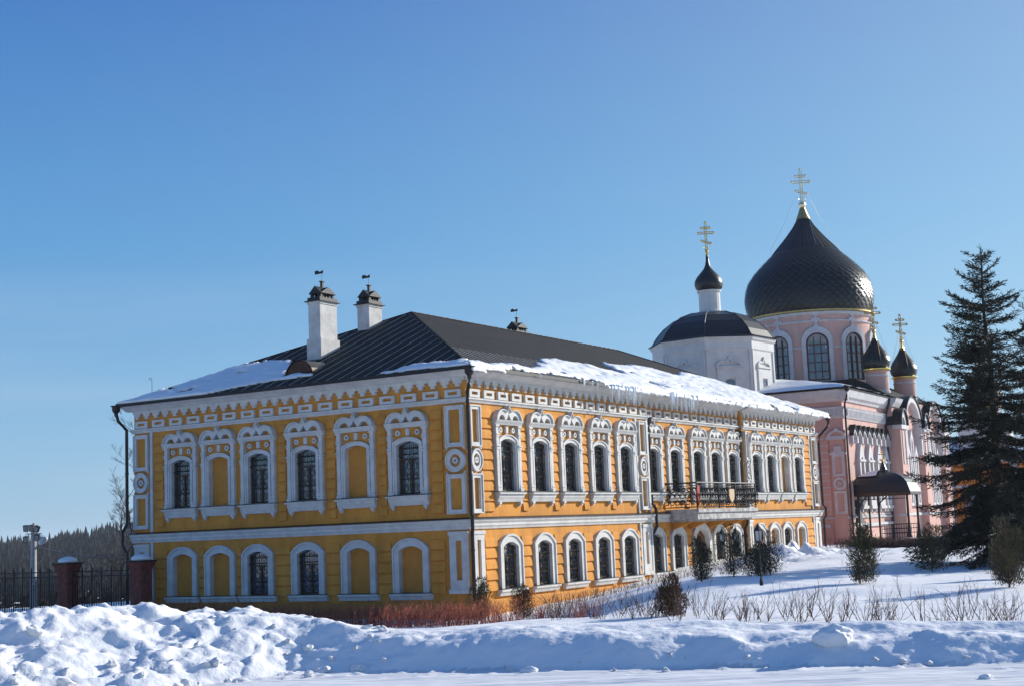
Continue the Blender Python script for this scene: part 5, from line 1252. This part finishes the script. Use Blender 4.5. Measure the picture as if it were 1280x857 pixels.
# broken snow clods thrown up by the plough
chm = []
for sd_ in range(5):
    bm = bmesh.new(); bmesh.ops.create_icosphere(bm, subdivisions=2, radius=1); rr = random.Random(sd_)
    for v_ in bm.verts: v_.co *= rr.uniform(.72, 1.12); v_.co.z *= .7
    me = bpy.data.meshes.new('snow_chunk'); bm.to_mesh(me); bm.free(); me.materials.append(SNOW); chm.append(me)
for k in range(90):
    s_ = random.uniform(-7.2, -1.6) if k < 72 else random.uniform(-1.6, 6.5); f_ = float(foot(np.array([s_]))[()] if np.ndim(foot(np.array([s_]))) == 0 else foot(np.array([s_]))[0])
    t_ = f_ + (random.gauss(.5, .7) if k < 72 else random.gauss(.0, .18)); x, y = to_xy(s_, t_)
    o = bpy.data.objects.new('snow_chunk', chm[k % 5]); COL.objects.link(o); r_ = random.choice((.02, .03, .045, .06, .085)) * (1 if k < 72 else .6)
    o.location = (x, y, gz(x, y) + r_ * .2); o.scale = (r_ * random.uniform(.8, 1.5), r_, r_); o.rotation_euler = (random.uniform(-.5, .5), random.uniform(-.5, .5), random.uniform(0, 6))
    tag(o, 'small broken snow clod on the ploughed bank by the road', 'snow clod', 'small broken snow clods scattered over the ploughed bank')
# bare trees left of the mansion
def bare_tree(x, y, zb, H, seed, label, kind):
    # fine-twigged crown: many thin short shoots
    r = random.Random(seed); t = empty('bare_tree', (x, y, zb)); tag(t, label, 'tree', 'leafless trees behind the fence')
    w = MB(); cw = MB()
    def grow(mb, p, d, L_, rad, lv):
        pts = [p]; n = 4
        for k in range(n): d = (d + Vector((r.gauss(0, .10), r.gauss(0, .10), .03))).normalized(); pts.append(pts[-1] + d * L_ / n)
        mb.tube([tuple(q_) for q_ in pts], rad, 5 if lv > 2 else 3, r1=rad * .5)
        if lv > 0:
            for k in range(4 if lv > 3 else 5 if lv > 1 else 7):
                b_ = pts[r.choice((1, 2, 3, 4))]; nd = (d + Vector((r.gauss(0, .5), r.gauss(0, .5), r.gauss(.05, .25)))).normalized(); grow(cw, b_, nd, L_ * r.uniform(.42, .62), max(.0055, rad * .42), lv - 1)
    grow(w, Vector((0, 0, 0)), Vector((0, 0, 1)), H * .5, .13, 5)
    w.build('trunk', BARK, t, recalc=False); cw.build('crown', BARK, t, recalc=False)
bare_tree(-34.6, 18.0, -1.6, 14.0, 21, 'leafless tree whose twigs show left of the mansion downspout', 0)
bare_tree(-37.5, 19.5, -1.8, 7.0, 22, 'smaller leafless tree behind the red brick fence post', 0)
bare_tree(-33.5, 25.0, -1.8, 8.0, 23, 'thin leafless tree just behind the mansion left corner', 0)

# far forest
def far_forest():
    r = np.random.default_rng(5)
    Vc = []; Fc = []; nc = 0; Vd = []; Fd = []; nd = 0
    def cone_tree(x, y, z, H, R):
        nonlocal nc
        lay = 5; pts = []; fc = []
        for l_ in range(lay):
            zb = z + H * (.08 + .16 * l_); zt = z + H * (.40 + .15 * l_) if l_ < lay - 1 else z + H; rr = R * (1 - l_ / (lay + .3)); base = len(pts); a0 = r.uniform(0, 6)
            for k in range(7): rk = rr * r.uniform(.7, 1.15); pts.append((x + rk * math.cos(a0 + k * .8976), y + rk * math.sin(a0 + k * .8976), zb + r.uniform(-.3, .3)))
            pts.append((x, y, zt)); fc += [(base + k, base + (k + 1) % 7, base + 7) for k in range(7)]
        Vc.append(np.array(pts)); Fc.append(np.array(fc) + nc); nc += len(pts)
    def brush_tree(x, y, z, H, R):
        nonlocal nd
        n = 64; a = r.uniform(0, 6.283, n); f = r.uniform(.25, .95, n); q_ = R * np.sin(f * math.pi) ** .6 * r.uniform(.2, 1, n)
        P = np.stack([x + q_ * .35 * np.cos(a), y + q_ * .35 * np.sin(a), z + f * H * .75], 1); D = np.stack([np.cos(a) * .5, np.sin(a) * .5, np.full(n, 1.0)], 1)
        V_, F_ = blades(np.vstack([P, [[x, y, z]]]), np.vstack([D, [[0, 0, 1.]]]), np.append(H * r.uniform(.15, .3, n), H * .8), np.append(r.uniform(.3, .8, n), .35)); F3 = np.concatenate([F_[:, [0, 1, 2]], F_[:, [0, 2, 3]]])
        Vd.append(V_); Fd.append(F3 + nd); nd += len(V_)
    n = 0
    while n < 5200:
        t = r.uniform(330, 700) if n > 700 else r.uniform(120, 340); s = r.uniform(-.62, -.12) * t
        x, y = to_xy(s, t); z = gz(x, y) - .5; n += 1
        top = t > 560
        if n <= 700: brush_tree(x, y, z, r.uniform(1.0, 2.4), r.uniform(1.0, 2)); continue
        if r.random() < (.7 if top else .18): cone_tree(x, y, z, r.uniform(6.5, 10.5), r.uniform(1.8, 2.8))
        else: brush_tree(x, y, z, r.uniform(6, 9), r.uniform(2.5, 4))
    # lighter belt around the rest of the horizon
    for _ in range(1500):
        a = r.uniform(-.05, 1.2); t = r.uniform(380, 700); s = a * t; x, y = to_xy(s, t); z = gz(x, y) - .5
        if r.random() < .6: cone_tree(x, y, z, r.uniform(6, 9), r.uniform(2.2, 3.4))
        else: brush_tree(x, y, z, r.uniform(5, 8), r.uniform(2.5, 4))
    o = np_mesh('conifer_forest', np.vstack(Vc), np.vstack(Fc), FARC); tag(o, 'far dark conifers along the crest of the wooded hill at left', 'forest', kind='stuff')
    o = np_mesh('bare_forest', np.vstack(Vd), np.vstack(Fd), FARD); tag(o, 'far brown leafless woods covering the hillside at left', 'forest', kind='stuff')
far_forest()

# haze
HZ = bpy.data.materials.new('air_haze'); HZ.use_nodes = True; nt = HZ.node_tree
nt.nodes.remove(nt.nodes['Principled BSDF']); pv = nt.nodes.new('ShaderNodeVolumePrincipled'); pv.inputs['Color'].default_value = (.80, .88, 1, 1); pv.inputs['Density'].default_value = .00018; pv.inputs['Anisotropy'].default_value = .2
nt.links.new(pv.outputs[0], nt.nodes['Material Output'].inputs['Volume'])
w = MB(); w.box(-2300, 2300, -2300, 2300, -24, 34); o = w.build('haze', HZ); tag(o, kind='stuff')
# tidy: unused template leftovers
for o in list(bpy.data.objects):
    if o.type == 'MESH' and o.parent is None and 'label' not in o and 'kind' not in o: print('UNTAGGED', o.name)
